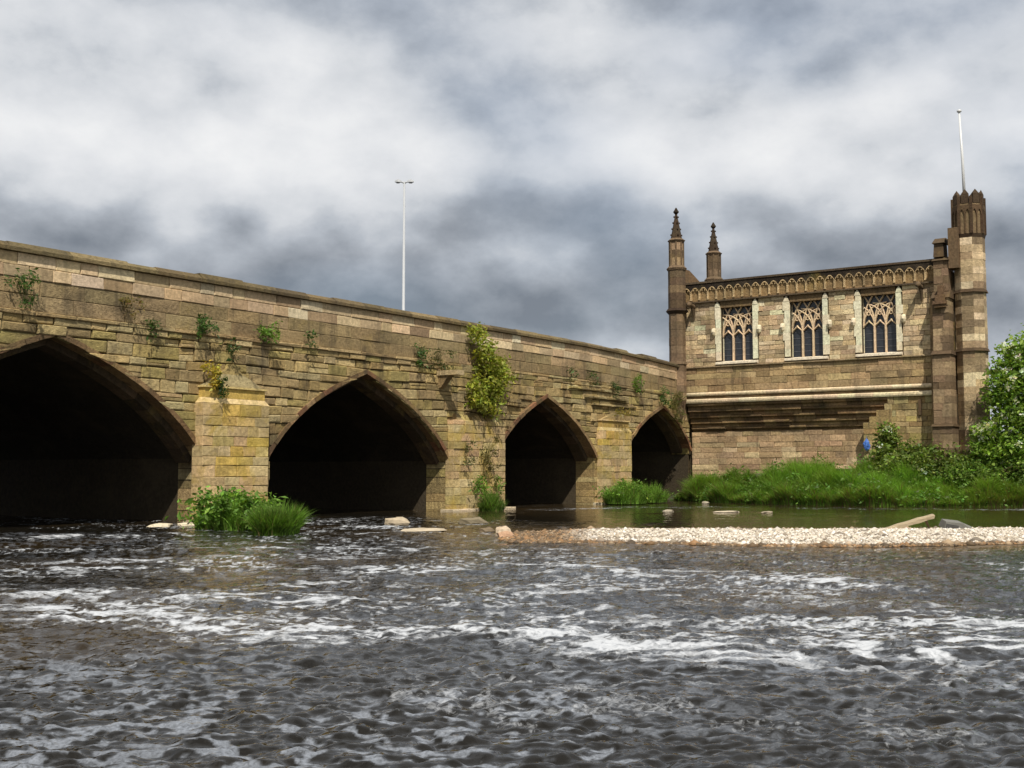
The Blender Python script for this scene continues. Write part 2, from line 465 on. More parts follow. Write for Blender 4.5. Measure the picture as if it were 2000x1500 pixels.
def river_mesh():
    dep = [3.0]
    while dep[-1] < 75:
        d = dep[-1]
        dep.append(d + max(0.016, min(0.16, d * d / (1178 * 1.6) * 0.62)))
    dep = np.array(dep + [80, 90, 110, 150, 250])
    sl = np.concatenate([np.array([-6, -3, -1.6, -1.0, -0.75]), np.linspace(-0.62, 0.62, 860), np.array([0.75, 1.0, 1.6, 3, 6])])
    D, S = np.meshgrid(dep, sl, indexing='ij')
    lat = S * (D + 1.5)
    X = FX * D + RX * lat; Y = FY * D + RY * lat
    # standing waves and chop
    wx = fbm(X * 0.5, Y * 0.5, 3, 2) * 1.6; wy = fbm(X * 0.5, Y * 0.5, 9, 2) * 1.6
    ax = (X * FX + Y * FY); la = (X * RX + Y * RY)
    big = fbm(ax * 0.75 + wx, la * 0.42 + wy, 21, 3) - 0.5
    mid = 1 - np.abs(2 * fbm(ax * 1.7 + wy, la * 1.05 + wx, 31, 3) - 1)
    sml = fbm(ax * 8.5 + wx * 2, la * 6.0 + wy * 2, 41, 2, 0.45)
    rip = fbm(ax * 15.0 + wy * 3, la * 11.0 + wx * 3, 45, 2, 0.4)
    fine = 1.0 - sstep(10, 26, D)
    sd = poly_sd(X, Y, BAR)
    # lee of the gravel bar and of the bridge is calmer
    calm = 0.22 + 0.78 * np.clip(sstep(14.5, 18.5, 40 - D) * 1.0 + 0.0, 0, 1)
    shel = np.clip(sstep(20, 30, X * 0.9 + Y * 0.0 + (np.maximum(0, 16 - Y)) * 0.35), 0, 1)
    rough = 1 - 0.72 * np.clip(shel * sstep(-4.5, -0.5, sd) + sstep(27, 33, X), 0, 1)
    rough = np.clip(rough, 0.25, 1)
    Z = rough * (0.085 * big * sstep(6, 11, D) + 0.055 * (mid - 0.5) * (0.35 + 0.65 * sstep(7, 11, D)) + 0.050 * (sml - 0.5) * (0.70 + 0.50 * fine) + 0.034 * (rip - 0.5) * (1.0 - sstep(7, 15, D)))
    Z = np.where(np.abs(S) > 0.66, Z * 0.3, Z)
    # white water: riffles lying across the flow, as polylines on the river (x, y, half width, strength)
    foam = np.zeros_like(X)
    rif = [
        ([(7.97, 12.63), (8.65, 10.78), (8.4, 9.3), (8.15, 7.97), (8.9, 7.4), (9.43, 7.0), (9.4, 6.0), (9.53, 4.89), (9.3, 4.2)], 0.62, 0.80),
        ([(7.2, 12.2), (7.9, 10.2), (8.3, 8.6)], 0.5, 0.55),
        ([(9.6, 4.3), (10.3, 3.7), (11.08, 2.64), (11.2, 1.6)], 0.8, 0.80),
        ([(11.5, 4.4), (12.6, 3.6), (13.2, 2.6)], 0.5, 0.6),
        ([(14.0, 12.7), (15.9, 10.98), (16.0, 8.6), (16.6, 7.0), (16.0, 5.11)], 1.0, 0.72),
        ([(9.0, 13.6), (10.2, 11.6), (10.6, 9.8)], 0.55, 0.62), ([(12.0, 11.5), (13.0, 9.4), (13.6, 7.6)], 0.7, 0.5), ([(13.0, 6.6), (13.8, 5.2), (14.2, 3.8)], 0.6, 0.5), ([(10.8, 7.0), (11.4, 5.4), (11.9, 4.0)], 0.6, 0.5), ([(12.4, 18.6), (14.4, 16.2), (15.4, 14.0)], 0.7, 0.5),
        ([(12.8, 8.6), (13.4, 7.9)], 0.45, 0.6), ([(11.5, 8.7), (12.0, 7.0)], 0.4, 0.4),
        ([(15.6, 25.4), (17.2, 24.6), (18.4, 23.4)], 0.8, 0.75),
        ([(15.2, 19.5), (17.0, 17.4), (18.2, 15.5)], 0.7, 0.5),
        ([(11.5, 17.0), (13.5, 14.5)], 0.5, 0.4),
        ([(39.5, 25.5), (45, 24.4), (47.5, 20.5), (48.5, 15), (51, 10)], 1.1, 0.34),
        ([(21.3, 21.0), (23.5, 19.2), (25.5, 21.5)], 0.6, 0.42),
    ]
    nz = fbm(X * 0.9 + wx, Y * 0.9 + wy, 77, 3) - 0.5
    for pts, hw, st in rif:
        d = np.full(X.shape, 1e9)
        for (x0, y0), (x1, y1) in zip(pts[:-1], pts[1:]):
            ex, ey = x1 - x0, y1 - y0
            tt = np.clip(((X - x0) * ex + (Y - y0) * ey) / (ex * ex + ey * ey), 0, 1)
            d = np.minimum(d, np.hypot(X - x0 - tt * ex, Y - y0 - tt * ey))
        foam = np.maximum(foam, st * np.exp(-((d + nz * 1.6 * hw) / hw) ** 2))
    rid = 1 - np.abs(2 * fbm(ax * 2.1 + wx * 1.3, la * 1.15 + wy * 1.3, 51, 4, 0.55) - 1)
    fl = sstep(0.80, 0.99, rid)
    rid2 = 1 - np.abs(2 * fbm(ax * 5.2 + wy * 2, la * 2.6 + wx * 2, 57, 3, 0.55) - 1)
    fl2 = sstep(0.84, 0.98, rid2) * sstep(0.46, 0.60, fbm(X * 0.6, Y * 0.6, 67, 3)) * sstep(8, 12, D)
    fleck_mask = sstep(0.48, 0.70, fbm(X * 0.28, Y * 0.28, 61, 2))
    crest = sstep(0.25, 0.75, mid * 0.6 + (big + 0.5) * 0.7)
    F = foam * (0.26 + 0.80 * fl + 0.25 * fl2) * (0.40 + 0.60 * crest) + 0.34 * fl * fleck_mask * rough * (D > 6) + 0.50 * fl2 * rough
    Z = Z + foam * rough * 0.05
    F = F * np.where(sd > -0.3, 0.1, 1)
    bedv = 0.55 * sstep(-3.2, -0.2, sd) + 0.16 * sstep(0.55, 0.75, fbm(X * 0.33, Y * 0.33, 91, 3)) + 0.25 * sstep(30, 40, X) + 0.35 * np.exp(-(((X - 24.5) / 3) ** 2 + ((Y - 19) / 1.6) ** 2))
    # sky glints painted as pale flecks on the near water
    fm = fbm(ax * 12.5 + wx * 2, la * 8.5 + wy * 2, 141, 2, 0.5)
    sky_glint = sstep(0.54, 0.66, fm + 0.10 * (fbm(X * 0.7, Y * 0.7, 151, 3) - 0.5) * 2) * (1 - 0.65 * sstep(8.0, 11.5, D)) * (D < 30)
    sky_glint = sky_glint * (0.40 + 0.60 * sstep(0.38, 0.58, fbm(X * 0.6 + 3, Y * 0.6, 161, 2))) * rough
    Z = np.where(D > 78, 0, Z)
    V = np.stack([X, Y, Z], -1).reshape(-1, 3)
    ni, nj = X.shape
    ii, jj = np.meshgrid(np.arange(ni - 1), np.arange(nj - 1), indexing='ij')
    me = np_mesh('river', V, grid_faces(ii, jj, nj), M_WATER, None, True)
    for nm, arr in (('foam', np.clip(F, 0, 1)), ('sky_glint', np.clip(sky_glint, 0, 1)), ('bed', np.clip(bedv, 0, 1)), ('calm', np.clip(rough * (0.22 + 0.78 * sstep(8, 15, D)), 0, 1))):
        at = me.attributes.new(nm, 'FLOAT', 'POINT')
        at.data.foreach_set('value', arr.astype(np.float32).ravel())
    return me
tag(put('river', river_mesh()), kind='structure')

# ------------------------------------------------------------------ masonry tools
def vary(c, amt=0.18, hue=0.03, r=rng):
    k = math.exp(r.gauss(0, amt))
    return tuple(max(0.006, min(0.75, x * k * (1 + r.uniform(-hue, hue)))) for x in c)
PAL_OLD = [lin(176, 152, 98), lin(168, 144, 88), lin(186, 164, 110), lin(156, 132, 82), lin(170, 146, 98), lin(178, 160, 112), lin(166, 148, 86), lin(146, 126, 82)]
PAL_PALE = [lin(214, 190, 150), lin(204, 178, 136), lin(188, 160, 120), lin(172, 144, 108), lin(216, 196, 160), lin(186, 162, 124), lin(180, 156, 116)]
PAL_BAND = [lin(156, 134, 92), lin(150, 128, 88), lin(162, 140, 98)]
PAL_CHAP = [lin(206, 182, 140), lin(196, 172, 130), lin(216, 194, 154), lin(184, 160, 120), lin(202, 174, 130), lin(174, 152, 116)]
MORTAR = lin(70, 58, 38)
MORTAR_D = lin(44, 37, 26)

def stone_verts(mapf, q, front, back, rr, ch=0.022, flip=False):
    """q: four (s,z) corners b-left, b-right, t-right, t-left; front/back: distance out of the wall"""
    cs = sum(p[0] for p in q) / 4; cz = sum(p[1] for p in q) / 4
    A, B, C = [], [], []
    for (s_, z_) in q:
        L_ = math.hypot(s_ - cs, z_ - cz) + 1e-6
        js, jz = rr.uniform(-0.008, 0.008), rr.uniform(-0.008, 0.008)
        A.append(mapf(s_, z_, back)); B.append(mapf(s_ + js * .5, z_ + jz * .5, front - ch * 0.9))
        ds = ch * (1 if s_ < cs else -1); dz = ch * (1 if z_ < cz else -1)
        C.append(mapf(s_ + ds + js, z_ + dz + jz, front + rr.uniform(-0.016, 0.012)))
    V = A + B + C
    F = [(8, 9, 10, 11)]
    for i in range(4):
        j = (i + 1) % 4
        F.append((i, j, j + 4, i + 4)); F.append((i + 4, j + 4, j + 8, i + 8))
    if flip:
        F = [tuple(reversed(f)) for f in F]
    return V, F

def split_run(lb, lt, rb, rt, wmin, wmax, rr):
    """cuts a course piece (left/right ends at its bottom and top) into stones"""
    out = []
    l, r_ = (lb + lt) / 2, (rb + rt) / 2
    if r_ - l < 0.05: return out
    cuts = []
    x = max(lb, lt) + rr.uniform(0.4, 1.0) * wmax
    end = min(rb, rt)
    while x < end - wmin * 0.7:
        cuts.append(x); x += rr.uniform(wmin, wmax)
    a, b = lb, lt
    for c in cuts:
        k = rr.uniform(-0.012, 0.012)
        out.append((a, b, c + k, c - k)); a, b = c + k, c - k
    out.append((a, b, rb, rt))
    return out

class Arch:
    def __init__(self, xl, xr, zsl, zsr, ax, az, sag):
        self.xl, self.xr, self.ax, self.az, self.zsl, self.zsr = xl, xr, ax, az, zsl, zsr
        def side(sx, sz, sgn):
            pts = []
            ex, ez = ax - sx, az - sz; l_ = math.hypot(ex, ez)
            nx, nz_ = (-ez / l_, ex / l_) if sgn < 0 else (ez / l_, -ex / l_)
            for i in range(25):
                t_ = i / 24
                # fuller near the springing, straighter towards the point
                bl = 4 * sag * t_ * (1 - t_) * (1.25 - 0.5 * t_)
                pts.append((sx + ex * t_ + nx * bl, sz + ez * t_ + nz_ * bl))
            return np.array(pts)
        self.Lp, self.Rp = side(xl, zsl, -1), side(xr, zsr, 1)
    def span(self, z):
        if z >= self.az: return None
        l_ = self.xl if z <= self.zsl else float(np.interp(z, self.Lp[:, 1], self.Lp[:, 0]))
        r_ = self.xr if z <= self.zsr else float(np.interp(z, self.Rp[:, 1], self.Rp[:, 0]))
        return l_, r_
    def top(self, x):
        if x <= self.xl or x >= self.xr: return None
        if x <= self.ax: return float(np.interp(x, self.Lp[:, 0], self.Lp[:, 1]))
        return float(np.interp(x, self.Rp[::-1, 0], self.Rp[::-1, 1]))
ARCHES = [Arch(13.9, 24.15, 1.95, 1.95, 19.0, 5.22, 0.48),
          Arch(26.85, 36.35, 2.05, 1.95, 31.5, 5.03, 0.42),
          Arch(39.45, 47.6, 2.1, 2.15, 43.4, 4.78, 0.36),
          Arch(50.5, 57.55, 2.5, 2.6, 54.4, 4.80, 0.34)]

def runs(x0, x1, zb, zt, holes):
    pieces = [(x0, x0, x1, x1, 0, 0)]
    for h in holes:
        b, t_ = h.span(zb), h.span(zt)
        if b is None: continue
        if t_ is None: t_ = (h.ax, h.ax)
        nxt = []
        for (lb, lt, rb, rt, jl, jr) in pieces:
            if b[1] <= min(lb, lt) or b[0] >= max(rb, rt):
                nxt.append((lb, lt, rb, rt, jl, jr)); continue
            jam = 1 if zb < min(h.zsl, h.zsr) else 0
            if b[0] - lb > 0.05 or t_[0] - lt > 0.1: nxt.append((lb, lt, b[0], t_[0], jl, jam))
            if rb - b[1] > 0.05 or rt - t_[1] > 0.1: nxt.append((b[1], t_[1], rb, rt, jam, jr))
        pieces = nxt
    return pieces

BR_X0, BR_X1, BR_Y, BR_Y2 = 8.0, 57.6, 28.0, 38.0
def deck_drop(x): return -0.0 if x < 46 else -0.33 * ((x - 46) / 11) ** 1.4
bridge = tag(empty('stone_bridge', (32, 28, 0)), 'long medieval sandstone bridge with pointed arches spanning the rapids', 'bridge')
bridge_inv = Vector((-32, -28, 0))
def loc_bridge(s_, z_, d_): return (s_ - 32, -d_, z_)            # local to the bridge's Empty
small_stones = []      # (area on view, verts, faces, tint)
def br_stone(q, front, back, tint, store, ch=0.02):
    V, F = stone_verts(loc_bridge, q, front, back, rng, ch)
    cx = sum(p[0] for p in q) / 4; cz = sum(p[1] for p in q) / 4
    ar = abs((q[1][0] - q[0][0]) * (q[3][1] - q[0][1]))
    dist = math.hypot(cx, 28)
    vis = ar / dist ** 2 * 28 / dist * (1 if cx > 17.0 else 0.01)
    store.append((vis, V, F, tint))

# core of the bridge with its four tunnels
core = MB()
xs = set(np.arange(BR_X0, BR_X1 + 0.01, 0.4).round(3).tolist())
for a in ARCHES:
    xs |= set(a.Lp[:, 0].round(4).tolist()) | set(a.Rp[:, 0].round(4).tolist())
xs = sorted(x for x in xs if x <= BR_X1)
ct = vary(lin(84, 70, 46), 0)
def bottom(xm):
    for a in ARCHES:
        if a.xl < xm < a.xr: return a
    return None
YF = 0.075
core_in = MB(); core_bk = MB()
for x0, x1 in zip(xs[:-1], xs[1:]):
    if x1 - x0 < 1e-4: continue
    a = bottom((x0 + x1) / 2)
    t0, t1 = 7.32 + deck_drop(x0), 7.32 + deck_drop(x1)
    if a is None: b0 = b1 = -1.2
    else:
        b0 = a.top(x0) if a.top(x0) is not None else (a.zsl if abs(x0 - a.xl) < .01 else a.zsr)
        b1 = a.top(x1) if a.top(x1) is not None else (a.zsl if abs(x1 - a.xl) < .01 else a.zsr)
    core.add([(x0 - 32, YF, b0), (x1 - 32, YF, b1), (x1 - 32, YF, t1), (x0 - 32, YF, t0)], [(0, 1, 2, 3)], ct)
    core_bk.add([(x0 - 32, 17, b0), (x1 - 32, 17, b1), (x1 - 32, 17, t1), (x0 - 32, 17, t0)], [(3, 2, 1, 0)], ct)
    if a is not None:
        core_in.add([(x0 - 32, YF, b0), (x1 - 32, YF, b1), (x1 - 32, 17, b1), (x0 - 32, 17, b0)], [(3, 2, 1, 0)], lin(52, 46, 36))  # tunnel shade put into the dark lining tint
for a in ARCHES:
    for x_, z_ in ((a.xl, a.zsl), (a.xr, a.zsr)):
        if x_ > BR_X1: continue
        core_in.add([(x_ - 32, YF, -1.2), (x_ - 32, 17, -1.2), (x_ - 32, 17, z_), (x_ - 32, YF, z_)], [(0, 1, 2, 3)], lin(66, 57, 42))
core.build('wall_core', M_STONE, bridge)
core_in.build('vault_lining', M_VAULT_SHADE, bridge)
core_bk.build('rear_wall', M_STONE, bridge)
dk = MB()
dk.box((BR_X0 - 32, 0.42, 6.0), (80 - 32, 16.6, 6.35), (0.05, 0.05, 0.05))
dk.build('road_deck', M_ASPH, bridge)
bp = MB()
bp.box((BR_X0 - 32, 16.6, 6.1), (BR_X1 - 32, 17.05, 7.3), lin(140, 118, 78))
bp.box((BR_X0 - 32, 0.3, 6.1), (BR_X1 - 32, 0.42, 7.2), lin(140, 118, 78))
bp.build('rear_parapet', M_STONE, bridge)

# coursed wall below the ledge
def course_wave(x_, z_):
    return (0.030 * math.sin(x_ * 0.55 + z_ * 1.3) + 0.022 * math.sin(x_ * 1.35 + z_ * 2.1 + 1.0)) * min(1.0, max(0.0, z_)) * min(1.0, max(0.0, (5.6 - z_) * 2))
wall_st = []
z = -0.25
crs = []
while z < 5.66:
    h = rng.choice((0.25, 0.28, 0.31, 0.34, 0.37)) if z > 0.2 else 0.3
    if 5.68 - (z + h) < 0.2: h = 5.68 - z
    crs.append((z, z + h)); z += h
for ci, (zb, zt) in enumerate(crs):
    for (lb, lt, rb, rt, jl, jr) in runs(BR_X0 + 4, BR_X1, zb, zt, ARCHES):
        st = split_run(lb, lt, rb, rt, 0.42, 1.15, rng)
        for k, (a0, a1, b0, b1) in enumerate(st):
            g = rng.uniform(0.006, 0.020); gh = rng.choice((0.005, 0.008, 0.012, 0.018, 0.032))
            jm_l = 1 if (jl and k == 0) else 0
            jm_r = 1 if (jr and k == len(st) - 1) else 0
            gl, gr = (-0.018 if jm_l else g), (-0.018 if jm_r else g)
            if b0 - a0 + b1 - a1 < 0.16: continue
            q = [(a0 + gl, zb + gh), (b0 - gr, zb + gh), (b1 - gr, zt - gh * .4), (a1 + gl, zt - gh * .4)]
            if q[1][0] - q[0][0] < 0.03: q[1] = (q[0][0] + 0.03, q[1][1])
            if q[2][0] - q[3][0] < 0.03: q[2] = (q[3][0] + 0.03, q[2][1])
            mid_ = (a0 + b0) / 2
            out_ = 0.08 if mid_ < 36 else max(0.02, 0.08 - (mid_ - 36) * 0.02)
            front = out_ + rng.gauss(0, 0.017) - (0.055 if rng.random() < 0.09 else 0)
            q = [(s_, z_ + course_wave(s_, z_)) for s_, z_ in q]
            bk = -1.05 if (jm_l or jm_r) else -0.11
            if rng.random() < 0.13 and b0 - a0 > 0.35 and not (jm_l or jm_r):      # two thin stones in one course
                f_ = rng.uniform(0.38, 0.62)
                ml = tuple(q[0][i] + (q[3][i] - q[0][i]) * f_ for i in (0, 1)); mr = tuple(q[1][i] + (q[2][i] - q[1][i]) * f_ for i in (0, 1))
                up = lambda p_: (p_[0], p_[1] + 0.012)
                br_stone([q[0], q[1], mr, ml], front, bk, vary(rng.choice(PAL_OLD), 0.11, 0.025), wall_st)
                br_stone([up(ml), up(mr), q[2], q[3]], front - 0.008, bk, vary(rng.choice(PAL_OLD), 0.11, 0.025), wall_st)
            else:
                br_stone(q, front, bk, vary(rng.choice(PAL_OLD), 0.11, 0.025), wall_st, rng.uniform(0.014, 0.040))
wall_st.sort(key=lambda s_: -s_[0])
def emit(store, n, part, rest, mat, parent, smooth=False):
    for (v_, V, F, tint) in store[:n]:
        mb = MB(); mb.add(V, F, tint); mb.build(part, mat, parent)
    if len(store) > n:
        mb = MB()
        for (v_, V, F, tint) in store[n:]: mb.add(V, F, tint)
        tag(mb.build(rest, mat, parent), kind='stuff')
emit(wall_st, 300, 'stone', 'small_stonework', M_STONE, bridge)

# plain band, ledge, pale parapet courses and coping
def course_row(zb, zt, front, back, wmin, wmax, pal, part, mat, x0=BR_X0 + 4, x1=BR_X1 - 0.6, amt=0.12, ch=0.018):
    store = []
    for (a0, a1, b0, b1) in split_run(x0, x0, x1, x1, wmin, wmax, rng):
        g = 0.007
        dl, dr = deck_drop(a0), deck_drop(b0)
        q = [(a0 + g, zb + dl + 0.006), (b0 - g, zb + dr + 0.006), (b1 - g, zt + dr - 0.004), (a1 + g, zt + dl - 0.004)]
        br_stone(q, front + rng.gauss(0, 0.006), back, vary(rng.choice(pal), amt, 0.04), store, ch)
    emit(store, 300, part, part, mat, bridge)
course_row(5.79, 6.22, 0.00, -0.11, 1.1, 2.6, PAL_BAND, 'band_slab', M_STONE)
course_row(6.22, 6.64, 0.00, -0.11, 0.9, 2.2, PAL_BAND, 'band_slab', M_STONE)
course_row(6.64, 6.97, 0.015, -0.11, 0.5, 1.5, PAL_PALE, 'parapet_stone', M_PALE, amt=0.16)
course_row(6.97, 7.31, 0.015, -0.11, 0.5, 1.5, PAL_PALE, 'parapet_stone', M_PALE, amt=0.16)
course_row(5.67, 5.785, 0.125, -0.11, 1.0, 2.0, [lin(176, 152, 104), lin(160, 136, 92)], 'ledge_stone', M_STONE, x1=36.2)
course_row(5.67, 5.785, 0.03, -0.11, 0.8, 1.6, PAL_OLD, 'ledge_stone', M_STONE, x0=36.2)
def coping(zb, zt, f0, f1, part, pal):
    for (a0, a1, b0, b1) in split_run(BR_X0 + 4, BR_X0 + 4, BR_X1 - 0.9, BR_X1 - 0.9, 1.0, 1.9, rng):
        mb = MB(); dl, dr = deck_drop(a0), deck_drop(b0)
        j = rng.gauss(0, 0.008) if a0 < 44 else rng.gauss(0, 0.025)
        if abs(a0 - 24.6) < 0.8: j += 0.06
        y0, y1 = -f0, 0.50
        xa, xb = a0 - 32 + 0.006, b0 - 32 - 0.006
        mb.add([(xa, y0, zb + dl), (xb, y0, zb + dr), (xb, y1, zb + dr), (xa, y1, zb + dl),
                (xa, y0, zb + dl + 0.10), (xb, y0, zb + dr + 0.10),
                (xa, y0 + 0.16, zt + dl + j), (xb, y0 + 0.16, zt + dr + j), (xb, y1 - 0.1, zt + dr + j), (xa, y1 - 0.1, zt + dl + j)],
               [(3, 2, 1, 0), (0, 1, 5, 4), (4, 5, 7, 6), (6, 7, 8, 9), (1, 2, 8, 7, 5), (0, 4, 6, 9, 3), (2, 3, 9, 8)], vary(rng.choice(pal), 0.12))
        mb.build(part, M_STONE, bridge)
coping(7.315, 7.545, 0.13, 0, 'coping_stone', [lin(112, 96, 62), lin(98, 84, 56), lin(122, 106, 72)])

# arch rings: an outer order on the face, a recessed inner order and ribs deeper in
def ring(arch, inset, thick, yf, yb, part, pal, seg_len=0.46):
    for pts, sgn in ((arch.Lp, -1), (arch.Rp, 1)):
        seg = np.hypot(np.diff(pts[:, 0]), np.diff(pts[:, 1])); cum = np.concatenate([[0], np.cumsum(seg)])
        n = max(4, int(cum[-1] / seg_len))
        def at(d):
            return np.array([np.interp(d, cum, pts[:, 0]), np.interp(d, cum, pts[:, 1])])
        def nrm(d):
            e = at(min(d + 0.15, cum[-1])) - at(max(d - 0.15, 0)); e /= np.hypot(*e)
            n_ = np.array([-e[1], e[0]]) if sgn < 0 else np.array([e[1], -e[0]])
            return n_
        for i in range(n):
            d0, d1 = cum[-1] * i / n + 0.004, cum[-1] * (i + 1) / n - 0.004
            p0, p1, n0, n1 = at(d0), at(d1), nrm(d0), nrm(d1)
            if sgn > 0 and i == n - 1: n1 = n1 * 1.0
            if i == n - 1:      # mitre at the point
                n1 = np.array([0.0, 1.0 / max(0.55, abs(n1[1]))])
                p1 = np.array([arch.ax, arch.az])
            A = [p0 - n0 * inset, p1 - n1 * inset, p1 - n1 * (inset - thick), p0 - n0 * (inset - thick)]
            jf = rng.gauss(0, 0.008)
            mb = MB()
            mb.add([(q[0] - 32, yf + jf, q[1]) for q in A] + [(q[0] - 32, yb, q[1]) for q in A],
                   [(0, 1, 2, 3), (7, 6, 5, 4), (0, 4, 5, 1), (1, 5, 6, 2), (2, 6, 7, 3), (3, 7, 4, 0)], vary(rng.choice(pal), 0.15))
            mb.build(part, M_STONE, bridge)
PAL_RING = [lin(136, 108, 70), lin(120, 94, 60), lin(146, 118, 78), lin(126, 88, 58)]
for a in ARCHES:
    ring(a, 0.012, 0.15, -0.098, 0.42, 'voussoir', PAL_RING)
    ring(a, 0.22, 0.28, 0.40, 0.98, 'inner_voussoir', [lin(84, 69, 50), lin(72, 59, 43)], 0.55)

# pier buttresses
YEL = [lin(198, 166, 80), lin(194, 164, 90), lin(188, 160, 98)]
def pier(x0, x1, yfr, ztop, pal, mat, yel=None):
    pr = empty('pier', (0, 0, 0), bridge)
    z = -0.4
    mb = MB(); mb.box((x0 + 0.03 - 32, yfr + 0.035, -1.0), (x1 - 0.03 - 32, 0.06, ztop - 0.03), MORTAR); mb.build('core', M_STONE, pr)
    while z < ztop - 0.05:
        h = rng.uniform(0.26, 0.36)
        if ztop - z - h < 0.18: h = ztop - z
        for (a0, a1, b0, b1) in split_run(x0, x0, x1, x1, 0.42, 0.95, rng):
            q = [(a0 + 0.006, z + 0.008), (b0 - 0.006, z + 0.008), (b1 - 0.006, z + h - 0.003), (a1 + 0.006, z + h - 0.003)]
            V, F = stone_verts(loc_bridge, q, -yfr + rng.gauss(0, 0.008), -0.05, rng, 0.016)
            xm = (a0 + b0) / 2; pl = YEL if yel and yel[0] < xm < yel[1] and yel[2] < z < yel[3] and rng.random() < 0.8 else pal
            mb = MB(); mb.add(V, F, vary(rng.choice(pl), 0.12, 0.04)); mb.build('stone', mat, pr)
        z += h
    # footing along the waterline
    mb = MB()
    for (a0, a1, b0, b1) in split_run(x0 - 0.3, x0 - 0.3, x1 + 0.3, x1 + 0.3, 0.6, 1.1, rng):
        V, F = stone_verts(loc_bridge, [(a0 + .01, -0.6), (b0 - .01, -0.6), (b1 - .01, 0.09 + rng.gauss(0, .01)), (a1 + .01, 0.09)], -yfr + 0.28 + rng.gauss(0, 0.06), -0.05, rng, 0.03)
        mb = MB(); mb.add(V, F, vary(lin(196, 178, 146), 0.1)); mb.build('footing_stone', M_PALE, pr)
    return pr
def frustum(mb, a0, b0, c0, z0, a1, b1, c1, z1, tint, yb=0.06):
    """from x range a0..b0 with front y c0 at z0 to a1..b1, c1 at z1, back on the wall"""
    v = [(a0, c0, z0), (b0, c0, z0), (b0, yb, z0), (a0, yb, z0), (a1, c1, z1), (b1, c1, z1), (b1, yb, z1), (a1, yb, z1)]
    v = [(x - 32, y, z_) for x, y, z_ in v]
    mb.add(v, [(0, 3, 2, 1), (4, 5, 6, 7), (0, 1, 5, 4), (1, 2, 6, 5), (2, 3, 7, 6), (3, 0, 4, 7)], tint)
PAL_PIER = [lin(190, 168, 118), lin(198, 174, 126), lin(182, 158, 110), lin(190, 160, 116), lin(186, 164, 104)]
def pier_cap(pr, x0, x1, yf, z, hcap, pal, mat):
    w = x1 - x0
    def stg(name, *a):
        mb = MB(); frustum(mb, *a, vary(rng.choice(pal), 0.08)); mb.build(name, mat, pr)
    stg('weathering', x0 + 0.0, x1 - 0.0, yf - 0.0, z, x0 + 0.13, x1 - 0.13, yf + 0.10, z + 0.17)
    pal, keep_ = YEL, pal
    stg('cap_block', x0 + 0.13, x1 - 0.13, yf + 0.09, z + 0.165, x0 + 0.13, x1 - 0.13, yf + 0.09, z + 0.47)
    pal = keep_
    stg('cap_slab', x0 + 0.08, x1 - 0.08, yf + 0.03, z + 0.47, x0 + 0.10, x1 - 0.10, yf + 0.05, z + 0.53)
    pal, mat = PAL_OLD, M_STONE
    stg('cap_slope', x0 + 0.16, x1 - 0.16, yf + 0.12, z + 0.53, x0 + w * 0.32, x1 - w * 0.32, -0.19, z + 0.53 + (hcap - 0.53) * 0.55)
    stg('cap_peak', x0 + w * 0.31, x1 - w * 0.31, -0.185, z + 0.53 + (hcap - 0.53) * 0.54, x0 + w * 0.49, x1 - w * 0.49, -0.12, z + hcap)
pr1 = pier(23.80, 26.50, -0.42, 3.63, PAL_PIER, M_LICH, (24.7, 26.05, 1.3, 3.6)); pier_cap(pr1, 23.80, 26.50, -0.42, 3.63, 1.24, PAL_PIER, M_LICH)
pr2 = pier(36.25, 39.75, -0.36, 3.55, PAL_PIER, M_LICH)
for k in range(9):     # broken top of the second pier
    x = 36.5 + k * 0.34 + rng.uniform(-0.05, 0.05); w_ = rng.uniform(0.22, 0.36); h_ = rng.uniform(0.08, 0.28)
    mb = MB(); frustum(mb, x, x + w_, -0.33, 3.54, x + 0.05, x + w_ - 0.04, -0.12 - rng.random() * 0.1, 3.55 + h_, vary(rng.choice(PAL_OLD), 0.2)); mb.build('broken_stone', M_STONE, pr2)
pr3 = pier(47.75, 50.6, -0.30, 3.45, PAL_PIER, M_LICH, (48.0, 50.2, 2.6, 3.5)); pier_cap(pr3, 47.75, 50.6, -0.30, 3.45, 0.90, PAL_PIER, M_LICH)

# stone water spout on the wall with its bracket
sp = empty('water_spout', (35.75 - 32, -0.06, 5.2), bridge)
mb = MB(); mb.box((-0.22, -1.0, 0.02), (0.22, 0.02, 0.20), lin(186, 164, 120)); mb.build('spout_slab', M_STONE, sp)
mb = MB(); mb.add([(-0.17, -0.55, 0.018), (0.17, -0.55, 0.018), (0.17, 0.02, 0.018), (-0.17, 0.02, 0.018), (-0.14, -0.16, -0.42), (0.14, -0.16, -0.42), (0.14, 0.02, -0.5), (-0.14, 0.02, -0.5)],
        [(0, 1, 2, 3), (7, 6, 5, 4), (0, 4, 5, 1), (1, 5, 6, 2), (2, 6, 7, 3), (3, 7, 4, 0)], lin(150, 126, 84)); mb.build('bracket', M_STONE, sp)
# old projecting course ends over the last arch
for (xa, xb, z_) in ((46.6, 50.6, 4.95), (47.2, 51.4, 4.62), (45.2, 49.0, 5.30)):
    for (a0, a1, b0, b1) in split_run(xa, xa, xb, xb, 0.6, 1.2, rng):
        V, F = stone_verts(loc_bridge, [(a0 + .01, z_), (b0 - .01, z_), (b1 - .01, z_ + 0.09), (a1 + .01, z_ + 0.09)], 0.13 + rng.gauss(0, 0.02), -0.05, rng, 0.015)
        mb = MB(); mb.add(V, F, vary(rng.choice(PAL_OLD), 0.15)); mb.build('drip_stone', M_STONE, bridge)

